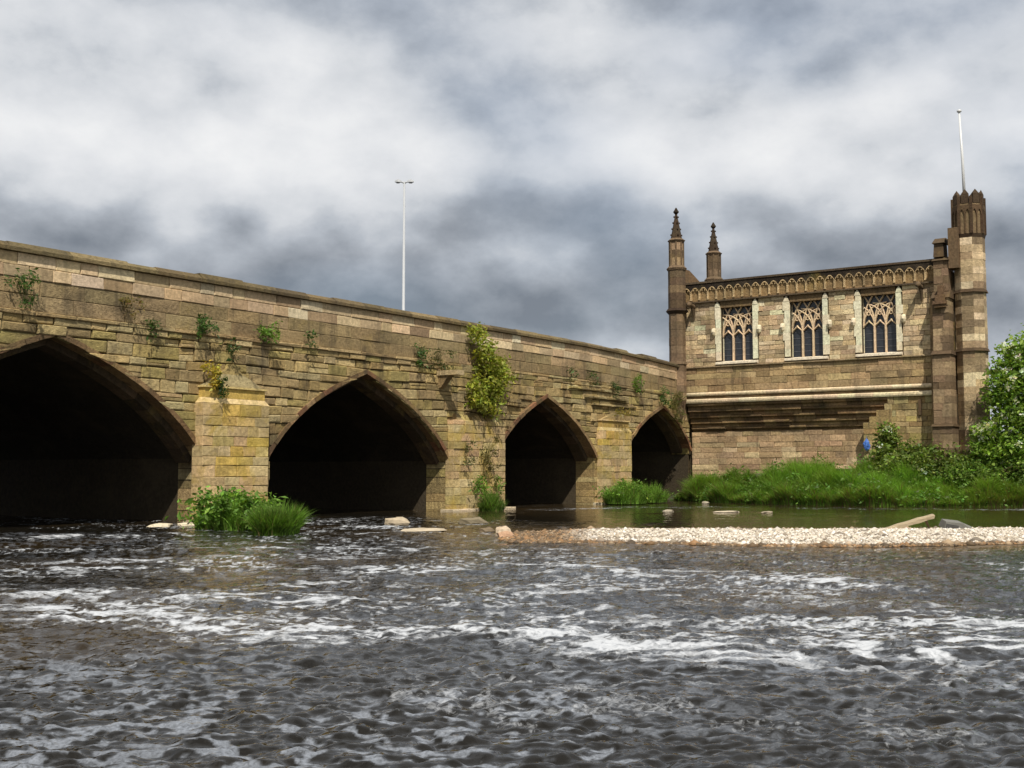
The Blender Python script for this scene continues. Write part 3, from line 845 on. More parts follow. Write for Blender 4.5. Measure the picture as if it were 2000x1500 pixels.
# ------------------------------------------------------------------ chapel
CX = 57.0
chapel = tag(empty('chapel', (57, 21, 1.5)), 'small gothic sandstone chapel with traceried windows standing beside the bridge', 'chapel')
def LC(x, y, z_): return (x - 57, y - 21, z_ - 1.5)
def loc_chapel(s_, z_, d_): return (CX - d_ - 57, s_ - 21, z_ - 1.5)
class CB(MB):
    """boxes in world coordinates, stored local to the chapel"""
    def wbox(self, a, b, tint): self.box(LC(*a), LC(*b), tint)
WINS = [(24.08, 25.82), (20.36, 22.02), (16.72, 18.36)]      # y ranges of the glazing
WZ0, WZ1 = 7.32, 10.12
# the core is cut for the windows by building it as strips
def core_box(a, b, tint):
    q = CB(); q.wbox(a, b, tint); q.build('wall_core', M_STONE, chapel)
ys = sorted([14.0, 28.35] + [y for w in WINS for y in w])
for y0, y1 in zip(ys[:-1], ys[1:]):
    if any(abs(y0 - w[0]) < 1e-6 for w in WINS):
        core_box((57.06, y0, 5.13), (57.5, y1, WZ0 - 0.05), MORTAR); core_box((57.06, y0, WZ1 + 0.03), (57.5, y1, 10.9), MORTAR)
    else:
        core_box((57.06, y0, 5.13), (57.5, y1, 10.9), MORTAR)
core_box((57.5, 14.0, 5.1), (61.4, 28.3, 10.88), MORTAR_D)
core_box((57.80, 13.9, -0.3), (61.3, 28.25, 5.09), MORTAR)
core_box((57.06, 13.6, 0.5), (57.79, 17.0, 5.12), MORTAR)
core_box((57.06, 17.0, 0.5), (57.79, 18.38, 3.59), MORTAR)
rf = CB(); rf.add([LC(57.4, 14.2, 10.9), LC(61.2, 14.2, 10.9), LC(61.2, 28.2, 10.9), LC(57.4, 28.2, 10.9), LC(59.3, 14.2, 11.45), LC(59.3, 28.2, 11.45)],
          [(0, 1, 2, 3), (0, 3, 5, 4), (2, 1, 4, 5), (0, 4, 1), (3, 2, 5)], (0.1, 0.1, 0.1)); rf.build('roof', M_LEAD, chapel)

ch_st = []
def ch_course(zb, zt, y0, y1, front, back, wmin, wmax, pal, holes=(), amt=0.17, gh=0.008):
    pieces = [(y0, y1)]
    for (h0, h1) in holes:
        nx = []
        for (a, b) in pieces:
            if h1 <= a or h0 >= b: nx.append((a, b)); continue
            if h0 - a > 0.08: nx.append((a, h0))
            if b - h1 > 0.08: nx.append((h1, b))
        pieces = nx
    for (a, b) in pieces:
        for (a0, a1, b0, b1) in split_run(a, a, b, b, wmin, wmax, rng):
            g = 0.006
            q = [(a0 + g, zb + gh), (b0 - g, zb + gh), (b1 - g, zt - 0.003), (a1 + g, zt - 0.003)]
            V, F = stone_verts(loc_chapel, q, front + rng.gauss(0, 0.010), back, rng, 0.016, True)
            ch_st.append(((b0 - a0) * (zt - zb), V, F, vary(rng.choice(pal), amt, 0.05)))
def ch_wall(z0, z1, y0, y1, front, back, hs, wmin, wmax, pal, holes=(), amt=0.17):
    z_ = z0
    while z_ < z1 - 0.02:
        h = rng.choice(hs)
        if z1 - z_ - h < 0.14: h = z1 - z_
        ch_course(z_, z_ + h, y0, y1, front, back, wmin, wmax, pal, holes, amt)
        z_ += h
WH = [(a - 0.34, b + 0.34) for a, b in WINS]
ch_wall(7.08, 10.48, 14.7, 27.95, 0.0, -0.10, (0.22, 0.25, 0.28), 0.35, 0.85, PAL_CHAP, WH)
PAL_LOW = [lin(170, 144, 100), lin(162, 136, 92), lin(178, 152, 106), lin(154, 128, 88)]
ch_wall(5.70, 6.98, 14.7, 27.95, 0.02, -0.10, (0.30, 0.34), 0.6, 1.4, PAL_LOW, (), 0.12)
ch_wall(3.9, 5.14, 14.7, 17.2, 0.0, -0.10, (0.26, 0.30), 0.4, 0.9, PAL_OLD)
ch_wall(0.9, 3.9, 14.7, 18.4, 0.0, -0.10, (0.28, 0.32), 0.4, 0.9, PAL_OLD)
ch_wall(0.4, 3.62, 18.3, 27.9, -0.65, -0.78, (0.26, 0.30, 0.33), 0.5, 1.3, [lin(184, 156, 116), lin(194, 168, 128), lin(174, 146, 104), lin(180, 150, 112)])
ch_st.sort(key=lambda s_: -s_[0])
emit(ch_st, 300, 'stone', 'small_stonework', M_CHAP, chapel)
# corbel table: courses stepping back under the overhang
steps = [(4.80, 5.12, 0.00, 17.05), (4.50, 4.80, -0.15, 17.35), (4.19, 4.50, -0.30, 17.75), (3.88, 4.19, -0.45, 18.1), (3.60, 3.88, -0.58, 18.4)]
for (zb, zt, fr, yend) in steps:
    for (a0, a1, b0, b1) in split_run(yend, yend, 27.85, 27.85, 0.5, 1.2, rng):
        g = 0.006
        # each corbel is a rounded block: bottom edge set back
        f2 = fr + rng.gauss(0, 0.02)
        mb = MB()
        zm = zb + (zt - zb) * 0.52; xf, xh = CX - f2 - 0.03, CX - f2 + 0.13
        P = [(xh, zb), (xh, zm), (xf + 0.04, zm), (xf, zm + 0.04), (xf, zt - 0.03), (xf + 0.03, zt), (58.1, zt), (58.1, zb)]
        mb.add([LC(x_, a0 + g, z_) for x_, z_ in P] + [LC(x_, b0 - g, z_) for x_, z_ in P],
               [tuple(range(8)), tuple(range(15, 7, -1))] + [(i, (i + 1) % 8, (i + 1) % 8 + 8, i + 8) for i in range(8)], vary(rng.choice((lin(150, 122, 82), lin(128, 100, 66), lin(112, 90, 62))), 0.15))
        mb.build('corbel_stone', M_STONE, chapel)
# splayed wall filling beside the corbels
for (zb, zt, fr, yend) in steps:
    mb = CB(); mb.wbox((56.99, 17.0 if zb > 3.9 else 17.0, zb + 0.004), (57.9, yend - 0.004, zt - 0.003), vary(rng.choice(PAL_OLD), 0.1)); mb.build('splay_stone', M_STONE, chapel)

def moulding(name, zb, zt, proj_, y0, y1, mat, col, slope=0.5, wseg=1.5):
    """a projecting string course, cut into lengths, weathered on top"""
    for (a0, a1, b0, b1) in split_run(y0, y0, y1, y1, wseg * 0.7, wseg * 1.3, rng):
        mb = MB(); g = 0.004; h = zt - zb
        X0 = CX - proj_ + rng.gauss(0, 0.006)
        mb.add([LC(57.2, a0 + g, zb), LC(57.2, b0 - g, zb), LC(X0 + 0.03, b0 - g, zb), LC(X0 + 0.03, a0 + g, zb), LC(X0, a0 + g, zb + h * 0.3), LC(X0, b0 - g, zb + h * 0.3),
                LC(X0, a0 + g, zt - h * slope * 0.6), LC(X0, b0 - g, zt - h * slope * 0.6), LC(57.0, a0 + g, zt), LC(57.0, b0 - g, zt), LC(57.2, a0 + g, zt), LC(57.2, b0 - g, zt)],
               [(0, 1, 2, 3), (3, 2, 5, 4), (4, 5, 7, 6), (6, 7, 9, 8), (8, 9, 11, 10), (0, 3, 4, 6, 8, 10), (1, 11, 9, 7, 5, 2)], vary(col, 0.10))
        mb.build(name, mat, chapel)
PALE_C = lin(242, 216, 182)
moulding('string_course', 6.97, 7.09, 0.11, 14.7, 27.95, M_STONE, lin(150, 130, 96))
moulding('cornice_stone', 5.50, 5.70, 0.12, 14.7, 27.9, M_PALE, lin(220, 198, 160), 0.6, 1.1)
moulding('cornice_stone', 5.125, 5.36, 0.13, 14.7, 27.9, M_PALE, lin(220, 198, 160), 0.5, 1.1)
moulding('cornice_fillet', 5.345, 5.515, 0.04, 14.7, 27.9, M_STONE, lin(120, 98, 64), 0.2, 1.6)

# windows
def ribbon(mb, pts, w, x0, x1, tint):
    """square bar following (y,z) points, between x0 and x1"""
    n = len(pts); V = []; F = []
    for i, (y, z_) in enumerate(pts):
        a = pts[max(0, i - 1)]; b = pts[min(n - 1, i + 1)]
        ex, ez = b[0] - a[0], b[1] - a[1]; l_ = math.hypot(ex, ez) + 1e-9
        nx, nz_ = -ez / l_ * w / 2, ex / l_ * w / 2
        V += [LC(x0 + 0.02, y - nx, z_ - nz_), LC(x0, y - nx * .35, z_ - nz_ * .35), LC(x0, y + nx * .35, z_ + nz_ * .35), LC(x0 + 0.02, y + nx, z_ + nz_), LC(x1, y + nx, z_ + nz_), LC(x1, y - nx, z_ - nz_)]
    for i in range(n - 1):
        for k in range(6):
            k2 = (k + 1) % 6
            F.append((i * 6 + k, i * 6 + k2, (i + 1) * 6 + k2, (i + 1) * 6 + k))
    F.append(tuple(range(6))); F.append(tuple(range((n - 1) * 6 + 5, (n - 1) * 6 - 1, -1)))
    mb.add(V, F, tint)
def window(y0, y1):
    w = empty('window', (0, 0, 0), chapel)
    a = (y1 - y0) / 6.0
    stone_c = lin(214, 188, 150)
    zs = 8.62; hc = 0.36
    for k in range(3):     # glazing: three tall lights and the net above them
        mb = CB(); mb.wbox((57.335, y0 + 2 * a * k + 0.02, WZ0 - 0.02), (57.36, y0 + 2 * a * (k + 1) - 0.02, 9.0), (0.03, 0.03, 0.035)); mb.build('pane', M_GLASS, w)
        mb = CB()
        for z_ in np.arange(WZ0 + 0.28, 8.6, 0.33): mb.wbox((57.318, y0 + 2 * a * k + 0.03, z_), (57.333, y0 + 2 * a * (k + 1) - 0.03, z_ + 0.016), (0.05, 0.05, 0.05))
        mb.build('glazing_bar', M_LEAD, w)
    mb = CB(); mb.wbox((57.337, y0 + 0.01, 9.0), (57.362, y1 - 0.01, WZ1), (0.03, 0.03, 0.035)); mb.build('pane', M_GLASS, w)
    for k in (1, 2):
        mb = MB(); ribbon(mb, [(y0 + 2 * a * k, WZ0 - 0.01), (y0 + 2 * a * k, zs)], 0.085, 57.17, 57.33, vary(stone_c, 0.06)); mb.build('mullion', M_CREAM, w)
    w3 = 2 * a; curves = []
    for i in range(4):                       # arcs sweeping both ways from each upright and crossing
        for sg in (-1, 1):
            for Rr in (1.15, 2.6):
                pts = []
                for q_ in range(31):
                    h = (WZ1 - zs) * q_ / 30
                    if h > Rr: break
                    pts.append((y0 + w3 * i + sg * (Rr - math.sqrt(max(0.0, Rr * Rr - h * h))), zs + h))
                curves.append((pts, 0.062))
    for k in range(3):                       # ogee heads of the lights
        yc_ = y0 + w3 * (k + 0.5)
        for sg in (-1, 1):
            pts = [(yc_ + sg * w3 / 2 * (0.5 + 0.5 * math.cos(math.pi * q_ / 10)), zs - 0.05 + 0.36 * q_ / 10) for q_ in range(11)]
            curves.append((pts, 0.06))
        pts = [(yc_ + 0.10 * math.cos(q_ * math.pi / 7), 9.30 + 0.13 * math.sin(q_ * math.pi / 7)) for q_ in range(15)]   # eyes
        curves.append((pts, 0.045))
    for (pts, bw) in curves:
        seg = []
        for q in pts + [(1e9, 0)]:
            if y0 - 0.01 <= q[0] <= y1 + 0.01: seg.append(q)
            else:
                if len(seg) > 2:
                    mb = MB(); ribbon(mb, seg, bw, 57.19 + rng.uniform(0, 0.012), 57.33, vary(stone_c, 0.08)); mb.build('tracery_bar', M_CREAM, w)
                seg = []
    # pale jambs built of blocks, splayed inwards
    for sgn, ye in ((-1, y0), (1, y1)):
        z_ = WZ0 + 0.02
        while z_ < 10.12:
            h = rng.uniform(0.36, 0.52)
            if 10.16 - z_ - h < 0.25: h = 10.16 - z_
            wd = rng.choice((0.29, 0.33, 0.38))
            ya, yb = ye + sgn * 0.0, ye + sgn * wd
            mb = MB()
            P = [(57.34, ye - sgn * 0.012), (57.0, ya + sgn * 0.03), (56.955, ya + sgn * 0.04), (56.955, yb), (57.12, yb), (57.34, yb)]
            n = len(P)
            mb.add([LC(x, y, z_ + 0.004) for x, y in P] + [LC(x, y, z_ + h - 0.003) for x, y in P],
                   [tuple(range(n)), tuple(range(2 * n - 1, n - 1, -1))] + [(i, (i + 1) % n, (i + 1) % n + n, i + n) for i in range(n)], vary(PALE_C, 0.07))
            mb.build('jamb_stone', M_CREAM, w)
            z_ += h
        # gabled top of the jamb and a carved stop half-way down
        yc = ye + sgn * 0.19
        mb = MB()
        mb.add([LC(56.94, yc - 0.15, 10.16), LC(56.94, yc + 0.15, 10.16), LC(57.1, yc + 0.15, 10.16), LC(57.1, yc - 0.15, 10.16), LC(56.93, yc - 0.10, 10.30), LC(56.93, yc + 0.10, 10.30), LC(57.1, yc + 0.1, 10.30), LC(57.1, yc - 0.1, 10.30), LC(56.97, yc, 10.47), LC(57.1, yc, 10.47)],
               [(0, 3, 2, 1), (0, 1, 5, 4), (1, 2, 6, 5), (3, 0, 4, 7), (4, 5, 8), (5, 6, 9, 8), (7, 4, 8, 9), (2, 3, 7, 6), (6, 7, 9)], vary(PALE_C, 0.05))
        mb.build('jamb_gable', M_CREAM, w)
        yc = ye + sgn * 0.40
        mb = MB()
        prof = [(8.62, 0.03, 0.04), (8.70, 0.10, 0.09), (8.84, 0.15, 0.12), (8.98, 0.13, 0.11), (9.06, 0.05, 0.08)]
        V = []; F = []
        for (z_, d_, hw) in prof:
            for k in range(6):
                an = math.pi * k / 5
                V.append(LC(56.98 - d_ * math.sin(an) * 1.6, yc + hw * math.cos(an), z_))
        for i in range(4):
            for k in range(5):
                F.append((i * 6 + k, i * 6 + k + 1, i * 6 + k + 7, i * 6 + k + 6))
        F += [tuple(range(6)), tuple(range(29, 23, -1))]
        mb.add(V, F, vary(PALE_C, 0.05)); mb.build('label_stop', M_CREAM, w)
    mb = MB()
    P = [(57.34, WZ0), (56.96, WZ0 - 0.06), (56.87, WZ0 - 0.08), (56.87, WZ0 - 0.19), (57.1, WZ0 - 0.22), (57.34, WZ0 - 0.22)]
    n = 6
    mb.add([LC(x, y0 - 0.30, z_) for x, z_ in P] + [LC(x, y1 + 0.30, z_) for x, z_ in P],
           [tuple(range(n)), tuple(range(2 * n - 1, n - 1, -1))] + [(i, (i + 1) % n, (i + 1) % n + n, i + n) for i in range(n)], lin(232, 218, 190))
    mb.build('sill', M_CREAM, w)
    # shallow square head
    mb = CB(); mb.wbox((56.99, y0 - 0.02, WZ1), (57.34, y1 + 0.02, 10.46), lin(120, 98, 66)); mb.build('lintel', M_STONE, w)
for y0, y1 in WINS: window(y0, y1)

# parapet with its row of little pointed panels
par = empty('parapet', (0, 0, 0), chapel)
SOOT = lin(88, 74, 56)
mb = CB(); mb.wbox((57.0, 14.75, 10.62), (57.28, 28.0, 11.50), lin(146, 120, 78)); mb.build('parapet_wall', M_STONE, par)
mb = CB(); mb.wbox((61.0, 14.75, 10.62), (61.4, 28.0, 11.50), lin(146, 120, 78)); mb.build('parapet_wall', M_STONE, par)
for (a0, a1, b0, b1) in split_run(14.72, 14.72, 28.0, 28.0, 0.9, 1.6, rng):
    mb = CB(); mb.wbox((56.86, a0 + 0.004, 10.46), (57.3, b0 - 0.004, 10.535), vary(SOOT, 0.15)); mb.wbox((56.92, a0 + 0.004, 10.535), (57.3, b0 - 0.004, 10.625), vary(lin(140, 112, 72), 0.15))
    mb.build('parapet_string', M_SOOT, par)
for (a0, a1, b0, b1) in split_run(14.72, 14.72, 28.0, 28.0, 0.9, 1.6, rng):
    mb = CB(); mb.wbox((56.88, a0 + 0.004, 11.50), (57.34, b0 - 0.004, 11.60), vary(SOOT, 0.15)); mb.build('parapet_coping', M_SOOT, par)
NP = 27
pw = (28.0 - 14.75) / NP
def panel_arch():
    """one upright with the half arches and dark top spandrel that spring from it"""
    mb = MB()
    lit, drk = lin(196, 168, 120), lin(42, 34, 26)
    hw = 0.045; d0 = -0.10
    mb.box((d0, -hw, 0.0), (0.01, hw, 0.42), lit)
    mb.box((d0 - 0.02, -hw - 0.012, -0.0), (0.01, hw + 0.012, 0.07), lit)
    for s_ in (-1, 1):
        pts = [(s_ * pw / 2 * k / 6, 0.42 + 0.27 * math.sin(math.pi / 2 * k / 6) ** 0.9) for k in range(7)]
        n = len(pts)
        V, F = [], []
        for (y, z_) in pts:
            V += [(d0, y, z_ - 0.055), (d0, y, z_), (0.01, y, z_), (0.01, y, z_ - 0.055)]
        for i in range(n - 1):
            for k in range(4):
                k2 = (k + 1) % 4
                F.append((i * 4 + k, i * 4 + k2, i * 4 + 4 + k2, i * 4 + 4 + k))
        F += [(0, 1, 2, 3), tuple(reversed(range((n - 1) * 4, n * 4)))]
        mb.add(V, F, lit)
        # dark tracery over the arch
        V, F = [], []
        for (y, z_) in pts:
            V += [(d0 + 0.02, y, z_ + 0.002), (d0 + 0.02, y, 0.885)]
        for i in range(n - 1): F.append((i * 2, i * 2 + 2, i * 2 + 3, i * 2 + 1))
        mb.add(V, F, drk)
        # cusp hanging in the panel
        yy = s_ * pw * 0.27
        mb.add([(d0 + 0.02, yy - 0.02 * s_, 0.53), (d0 + 0.02, yy + 0.07 * s_, 0.49), (d0 + 0.02, yy + 0.05 * s_, 0.61)], [(0, 1, 2)], lit)
    return mb.mesh('panel_arch', M_STONE)
pa = panel_arch()
for i in range(NP + 1):
    put('panel_arch', pa, par, LC(57.0, 14.75 + pw * i, 10.615))
for yv, zv in ((27.35, 10.28), (15.45, 10.28)):     # gargoyles under the parapet
    g = empty('gargoyle', LC(57, yv, zv), chapel)
    V, F = [], []
    prof = [(0.05, 0.10, 0.13, 0.0), (-0.25, 0.11, 0.13, 0.02), (-0.42, 0.09, 0.09, 0.06), (-0.52, 0.13, 0.14, 0.08), (-0.66, 0.14, 0.15, 0.08), (-0.78, 0.08, 0.08, 0.03)]
    for (x, hw, hh_, zc) in prof:
        for k in range(8):
            an = 2 * math.pi * k / 8
            V.append((x, hw * math.cos(an), zc + hh_ * math.sin(an)))
    for i in range(len(prof) - 1):
        for k in range(8):
            F.append((i * 8 + k, i * 8 + (k + 1) % 8, i * 8 + 8 + (k + 1) % 8, i * 8 + 8 + k))
    F.append(tuple(range(40, 48)))
    mb = MB(); mb.add(V, F, lin(110, 90, 64)); mb.build('body', M_SOOT, g, True)
    for s_ in (-1, 1):
        mb = MB(); mb.add([(-0.50, s_ * 0.08, 0.18), (-0.58, s_ * 0.12, 0.18), (-0.52, s_ * 0.15, 0.32), (-0.48, s_ * 0.14, 0.16)], [(0, 1, 2), (1, 3, 2), (3, 0, 2)], lin(96, 78, 56)); mb.build('ear', M_SOOT, g)
    mb = MB(); mb.add([(-0.02, -0.07, -0.13), (-0.02, 0.07, -0.13), (-0.34, 0.05, -0.09), (-0.34, -0.05, -0.09), (-0.02, -0.05, -0.62), (-0.02, 0.05, -0.62), (-0.08, 0, -0.66)],
                      [(0, 1, 2, 3), (0, 3, 6, 4), (1, 5, 6, 2), (2, 6, 3), (0, 4, 5, 1), (4, 6, 5)], lin(84, 68, 48)); mb.build('bracket', M_SOOT, g)

# polygonal turrets
def drum(cx, cy, r0, r1, z0, z1, n=8, ph=math.pi / 8):
    V = []
    for (r_, z_) in ((r0, z0), (r1, z1)):
        for k in range(n):
            an = ph + 2 * math.pi * k / n
            V.append(LC(cx + r_ * math.cos(an), cy + r_ * math.sin(an), z_))
    F = [tuple(reversed(range(n))), tuple(range(n, 2 * n))] + [(k, (k + 1) % n, (k + 1) % n + n, k + n) for k in range(n)]
    return V, F
def add_drum(parent, name, mat, tint, *a, **k):
    mb = MB(); V, F = drum(*a, **k); mb.add(V, F, tint); return mb.build(name, mat, parent)
def pinnacle_turret(cx, cy, zb, low=False):
    tw = empty('pinnacle_turret', (0, 0, 0), chapel)
    dk1, dk2 = lin(112, 92, 68), lin(138, 114, 84)
    tint = lambda: vary(rng.choice((dk1, dk2, lin(100, 82, 60))), 0.2)
    def shaft(z0, z1, r0, r1=None, h=0.42):
        r1 = r1 or r0
        n = max(1, round((z1 - z0) / h))
        for i in range(n):
            a, b = z0 + (z1 - z0) * i / n, z0 + (z1 - z0) * (i + 1) / n
            ra, rb_ = r0 + (r1 - r0) * i / n, r0 + (r1 - r0) * (i + 1) / n
            j = rng.uniform(-0.008, 0.008)
            add_drum(tw, 'drum_course', M_SOOT, tint(), cx, cy, ra + j, rb_ + j, a + 0.006, b)
    if low:
        shaft(4.0, 5.3, 0.16, 0.46); shaft(5.3, 7.2, 0.46); 
        add_drum(tw, 'turret_string', M_SOOT, dk1, cx, cy, 0.52, 0.47, 7.2, 7.36)
        shaft(7.36, 9.9, 0.44)
    else:
        shaft(zb, 9.9, 0.42)
    add_drum(tw, 'turret_string', M_SOOT, lin(60, 46, 34), cx, cy, 0.46, 0.60, 9.9, 10.06)
    add_drum(tw, 'turret_string', M_SOOT, lin(60, 46, 34), cx, cy, 0.60, 0.50, 10.06, 10.2)
    shaft(10.2, 12.25, 0.46)
    add_drum(tw, 'turret_string', M_SOOT, dk1, cx, cy, 0.50, 0.55, 12.25, 12.37)
    add_drum(tw, 'turret_string', M_SOOT, dk1, cx, cy, 0.54, 0.40, 12.37, 12.52)
    shaft(12.52, 13.75, 0.37)
    for k in range(8):     # slender corner ribs on the upper shaft
        an = math.pi / 8 + math.pi / 4 * k
        mb = CB(); x, y = cx + 0.37 * math.cos(an), cy + 0.37 * math.sin(an)
        mb.wbox((x - 0.035, y - 0.035, 12.5), (x + 0.035, y + 0.035, 13.9), vary(dk1, 0.1)); mb.build('corner_rib', M_SOOT, tw)
    add_drum(tw, 'turret_string', M_SOOT, dk1, cx, cy, 0.38, 0.48, 13.75, 13.88)
    add_drum(tw, 'turret_string', M_SOOT, dk1, cx, cy, 0.48, 0.32, 13.88, 14.0)
    for i in range(4):
        add_drum(tw, 'spirelet_course', M_SOOT, vary(lin(66, 52, 38), 0.12), cx, cy, 0.30 - 0.062 * i, 0.245 - 0.062 * i, 14.0 + 0.33 * i, 14.325 + 0.33 * i)
        for k in range(4):     # crockets up the spirelet
            an = math.pi / 4 + math.pi / 2 * k; r_ = 0.29 - 0.062 * i
            mb = CB(); x, y, z_ = cx + r_ * math.cos(an), cy + r_ * math.sin(an), 14.14 + 0.33 * i
            mb.wbox((x - 0.035, y - 0.035, z_), (x + 0.035, y + 0.035, z_ + 0.08), lin(60, 46, 34)); mb.build('crocket', M_SOOT, tw)
    for (r0, r1, a, b) in ((0.06, 0.15, 15.32, 15.42), (0.15, 0.14, 15.42, 15.50), (0.12, 0.03, 15.50, 15.68)):
        add_drum(tw, 'finial', M_SOOT, lin(52, 42, 32), cx, cy, r0, r1, a, b)
    return tw
pinnacle_turret(56.55, 28.15, 7, True)
pinnacle_turret(61.15, 28.1, 6.5)
# west front rising behind the corner turret
mb = CB()
mb.add([LC(56.7, 28.05, 10.5), LC(61.1, 28.05, 10.5), LC(61.1, 28.5, 10.5), LC(56.7, 28.5, 10.5), LC(56.7, 28.05, 12.45), LC(57.9, 28.05, 12.45), LC(59.6, 28.05, 11.85), LC(61.1, 28.05, 11.85),
        LC(56.7, 28.5, 12.45), LC(57.9, 28.5, 12.45), LC(59.6, 28.5, 11.85), LC(61.1, 28.5, 11.85)],
       [(0, 1, 7, 6, 5, 4), (3, 8, 9, 10, 11, 2), (4, 5, 9, 8), (5, 6, 10, 9), (6, 7, 11, 10), (0, 4, 8, 3), (1, 2, 11, 7)], lin(120, 94, 62)); mb.build('west_gable', M_SOOT, chapel)
mb = CB(); mb.wbox((56.9, 27.98, 4.2), (61.2, 28.6, 10.48), lin(130, 104, 70)); mb.build('west_wall', M_SOOT, chapel)

# stair turret at the river end
st = empty('stair_turret', (0, 0, 0), chapel)
SCX, SCY, SR = 57.35, 13.30, 0.70
z = 0.8
bands = [(0.8, 7.1), (7.24, 9.85), (10.0, 12.42)]
for (z0, z1) in bands:
    n = round((z1 - z0) / 0.33)
    for i in range(n):
        a, b_ = z0 + (z1 - z0) * i / n, z0 + (z1 - z0) * (i + 1) / n
                # each course is cut into wedge-shaped blocks
        ph0 = math.pi / 8 + (math.pi / 4 if i % 2 else 0)
        for k in range(4):
            dirt = rng.random() < (0.4 if z0 < 5 else 0.22)
            P = []
            for kk in range(3):
                an = ph0 + math.pi / 2 * k + math.pi / 4 * kk
                P.append((SCX + SR * math.cos(an), SCY + SR * math.sin(an)))
            if P[1][0] > 57.9 and P[0][0] > 57.6 and P[2][0] > 57.6 and a > 3: pass
            P.append((SCX, SCY)); j = rng.uniform(0.985, 1.008)
            P = [(SCX + (x - SCX) * j, SCY + (y - SCY) * j) for x, y in P]
            mb = MB(); g = 0.006
            mb.add([LC(x, y, a + g) for x, y in P] + [LC(x, y, b_) for x, y in P], [(3, 2, 1, 0), (4, 5, 6, 7), (0, 1, 5, 4), (1, 2, 6, 5), (2, 3, 7, 6), (3, 0, 4, 7)],
                   vary(rng.choice(PAL_CHAP) if not dirt else lin(140, 120, 90), 0.12)); mb.build('wedge_stone', M_CHAP, st)
for (z0, z1) in ((7.1, 7.24), (9.85, 10.0)):
    add_drum(st, 'turret_string', M_SOOT, lin(84, 66, 46), SCX, SCY, SR + 0.09, SR + 0.02, z0, z1)
add_drum(st, 'crown_base', M_SOOT, lin(70, 54, 38), SCX, SCY, SR, SR + 0.05, 12.42, 12.6)
for i in range(3):
    add_drum(st, 'crown_course', M_SOOT, vary(lin(134, 112, 80), 0.1), SCX, SCY, SR, SR, 12.6 + 0.48 * i, 13.075 + 0.48 * i)
for k in range(8):
    an = math.pi / 8 + math.pi / 4 * k
    mb = CB(); r_ = SR + 0.01; x, y = SCX + r_ * math.cos(an), SCY + r_ * math.sin(an)
    mb.wbox((x - 0.06, y - 0.06, 12.6), (x + 0.06, y + 0.06, 14.35), vary(lin(78, 60, 42), 0.12)); mb.build('corner_rib', M_SOOT, st)
    # blind arches between the ribs
    an2 = an + math.pi / 8; rr_ = SR * math.cos(math.pi / 8)
    ex, ey = -math.sin(an2), math.cos(an2); ox, oy = math.cos(an2), math.sin(an2)
    mb = MB()
    hw = SR * math.sin(math.pi / 8) * 0.92
    def PT(u, z_, d_): return LC(SCX + ox * (rr_ + d_) + ex * u, SCY + oy * (rr_ + d_) + ey * u, z_)
    for half in (-1, 1):
        uc = half * hw / 2
        V, F = [], []
        pts = [(-hw / 2, 13.35), (-hw / 2 * 0.8, 13.52), (-hw * 0.22, 13.68), (0, 13.76), (hw * 0.22, 13.68), (hw / 2 * 0.8, 13.52), (hw / 2, 13.35)]
        for (u, z_) in pts: V += [PT(uc + u, z_, 0.06), PT(uc + u, 13.95, 0.06), PT(uc + u, 13.95, -0.03), PT(uc + u, z_, -0.03)]
        for i in range(6):
            F += [(i * 4, i * 4 + 4, i * 4 + 5, i * 4 + 1), (i * 4 + 3, i * 4 + 7, i * 4 + 4, i * 4), (i * 4 + 1, i * 4 + 5, i * 4 + 6, i * 4 + 2)]
        mb.add(V, F, lin(92, 72, 50))
    mb.add([PT(-0.03, 12.62, 0.05), PT(0.03, 12.62, 0.05), PT(0.03, 13.6, 0.05), PT(-0.03, 13.6, 0.05), PT(-0.03, 12.62, -0.02), PT(0.03, 12.62, -0.02), PT(0.03, 13.6, -0.02), PT(-0.03, 13.6, -0.02)],
           [(0, 1, 2, 3), (0, 3, 7, 4), (1, 5, 6, 2), (3, 2, 6, 7)], lin(96, 76, 52))
    mb.build('blind_arch', M_SOOT, st)
    # merlon with its cap
    mb = MB(); c, s_ = ox, oy
    V = []
    for (u, d_, z_) in ((-0.17, 0.02, 14.04), (0.17, 0.02, 14.04), (0.17, -0.16, 14.04), (-0.17, -0.16, 14.04), (-0.15, 0.02, 14.50), (0.15, 0.02, 14.50), (0.15, -0.14, 14.50), (-0.15, -0.14, 14.50), (0, -0.06, 14.72)):
        V.append(PT(u, z_, d_))
    mb.add(V, [(0, 1, 5, 4), (1, 2, 6, 5), (2, 3, 7, 6), (3, 0, 4, 7), (4, 5, 8), (5, 6, 8), (6, 7, 8), (7, 4, 8)], vary(lin(70, 56, 40), 0.12)); mb.build('merlon', M_SOOT, st)

# corner buttress with set-offs, gablet and weathered niche
bt = empty('corner_buttress', (0, 0, 0), chapel)
def butt(x0, y0, y1, z0, z1, pal, h=0.34):
    n = max(1, round((z1 - z0) / h))
    for i in range(n):
        a, b_ = z0 + (z1 - z0) * i / n, z0 + (z1 - z0) * (i + 1) / n
        cut = y0 + (y1 - y0) * rng.uniform(0.3, 0.7)
        for (ya, yb) in ((y0, cut - 0.006), (cut, y1)):
            j = rng.gauss(0, 0.012)
            mb = CB(); mb.wbox((x0 + j, ya, a + 0.007), (57.4, yb, b_), vary(rng.choice(pal), 0.2)); mb.build('block', M_SOOT, bt)
PB = [lin(128, 106, 78), lin(110, 90, 66), lin(148, 124, 92), lin(164, 140, 104), lin(118, 96, 72)]
butt(55.95, 13.95, 14.85, 0.9, 3.6, PB); butt(56.10, 14.0, 14.8, 3.72, 6.95, PB); butt(56.25, 14.05, 14.78, 7.15, 9.6, PB); butt(56.5, 14.08, 14.75, 9.95, 11.4, PB)
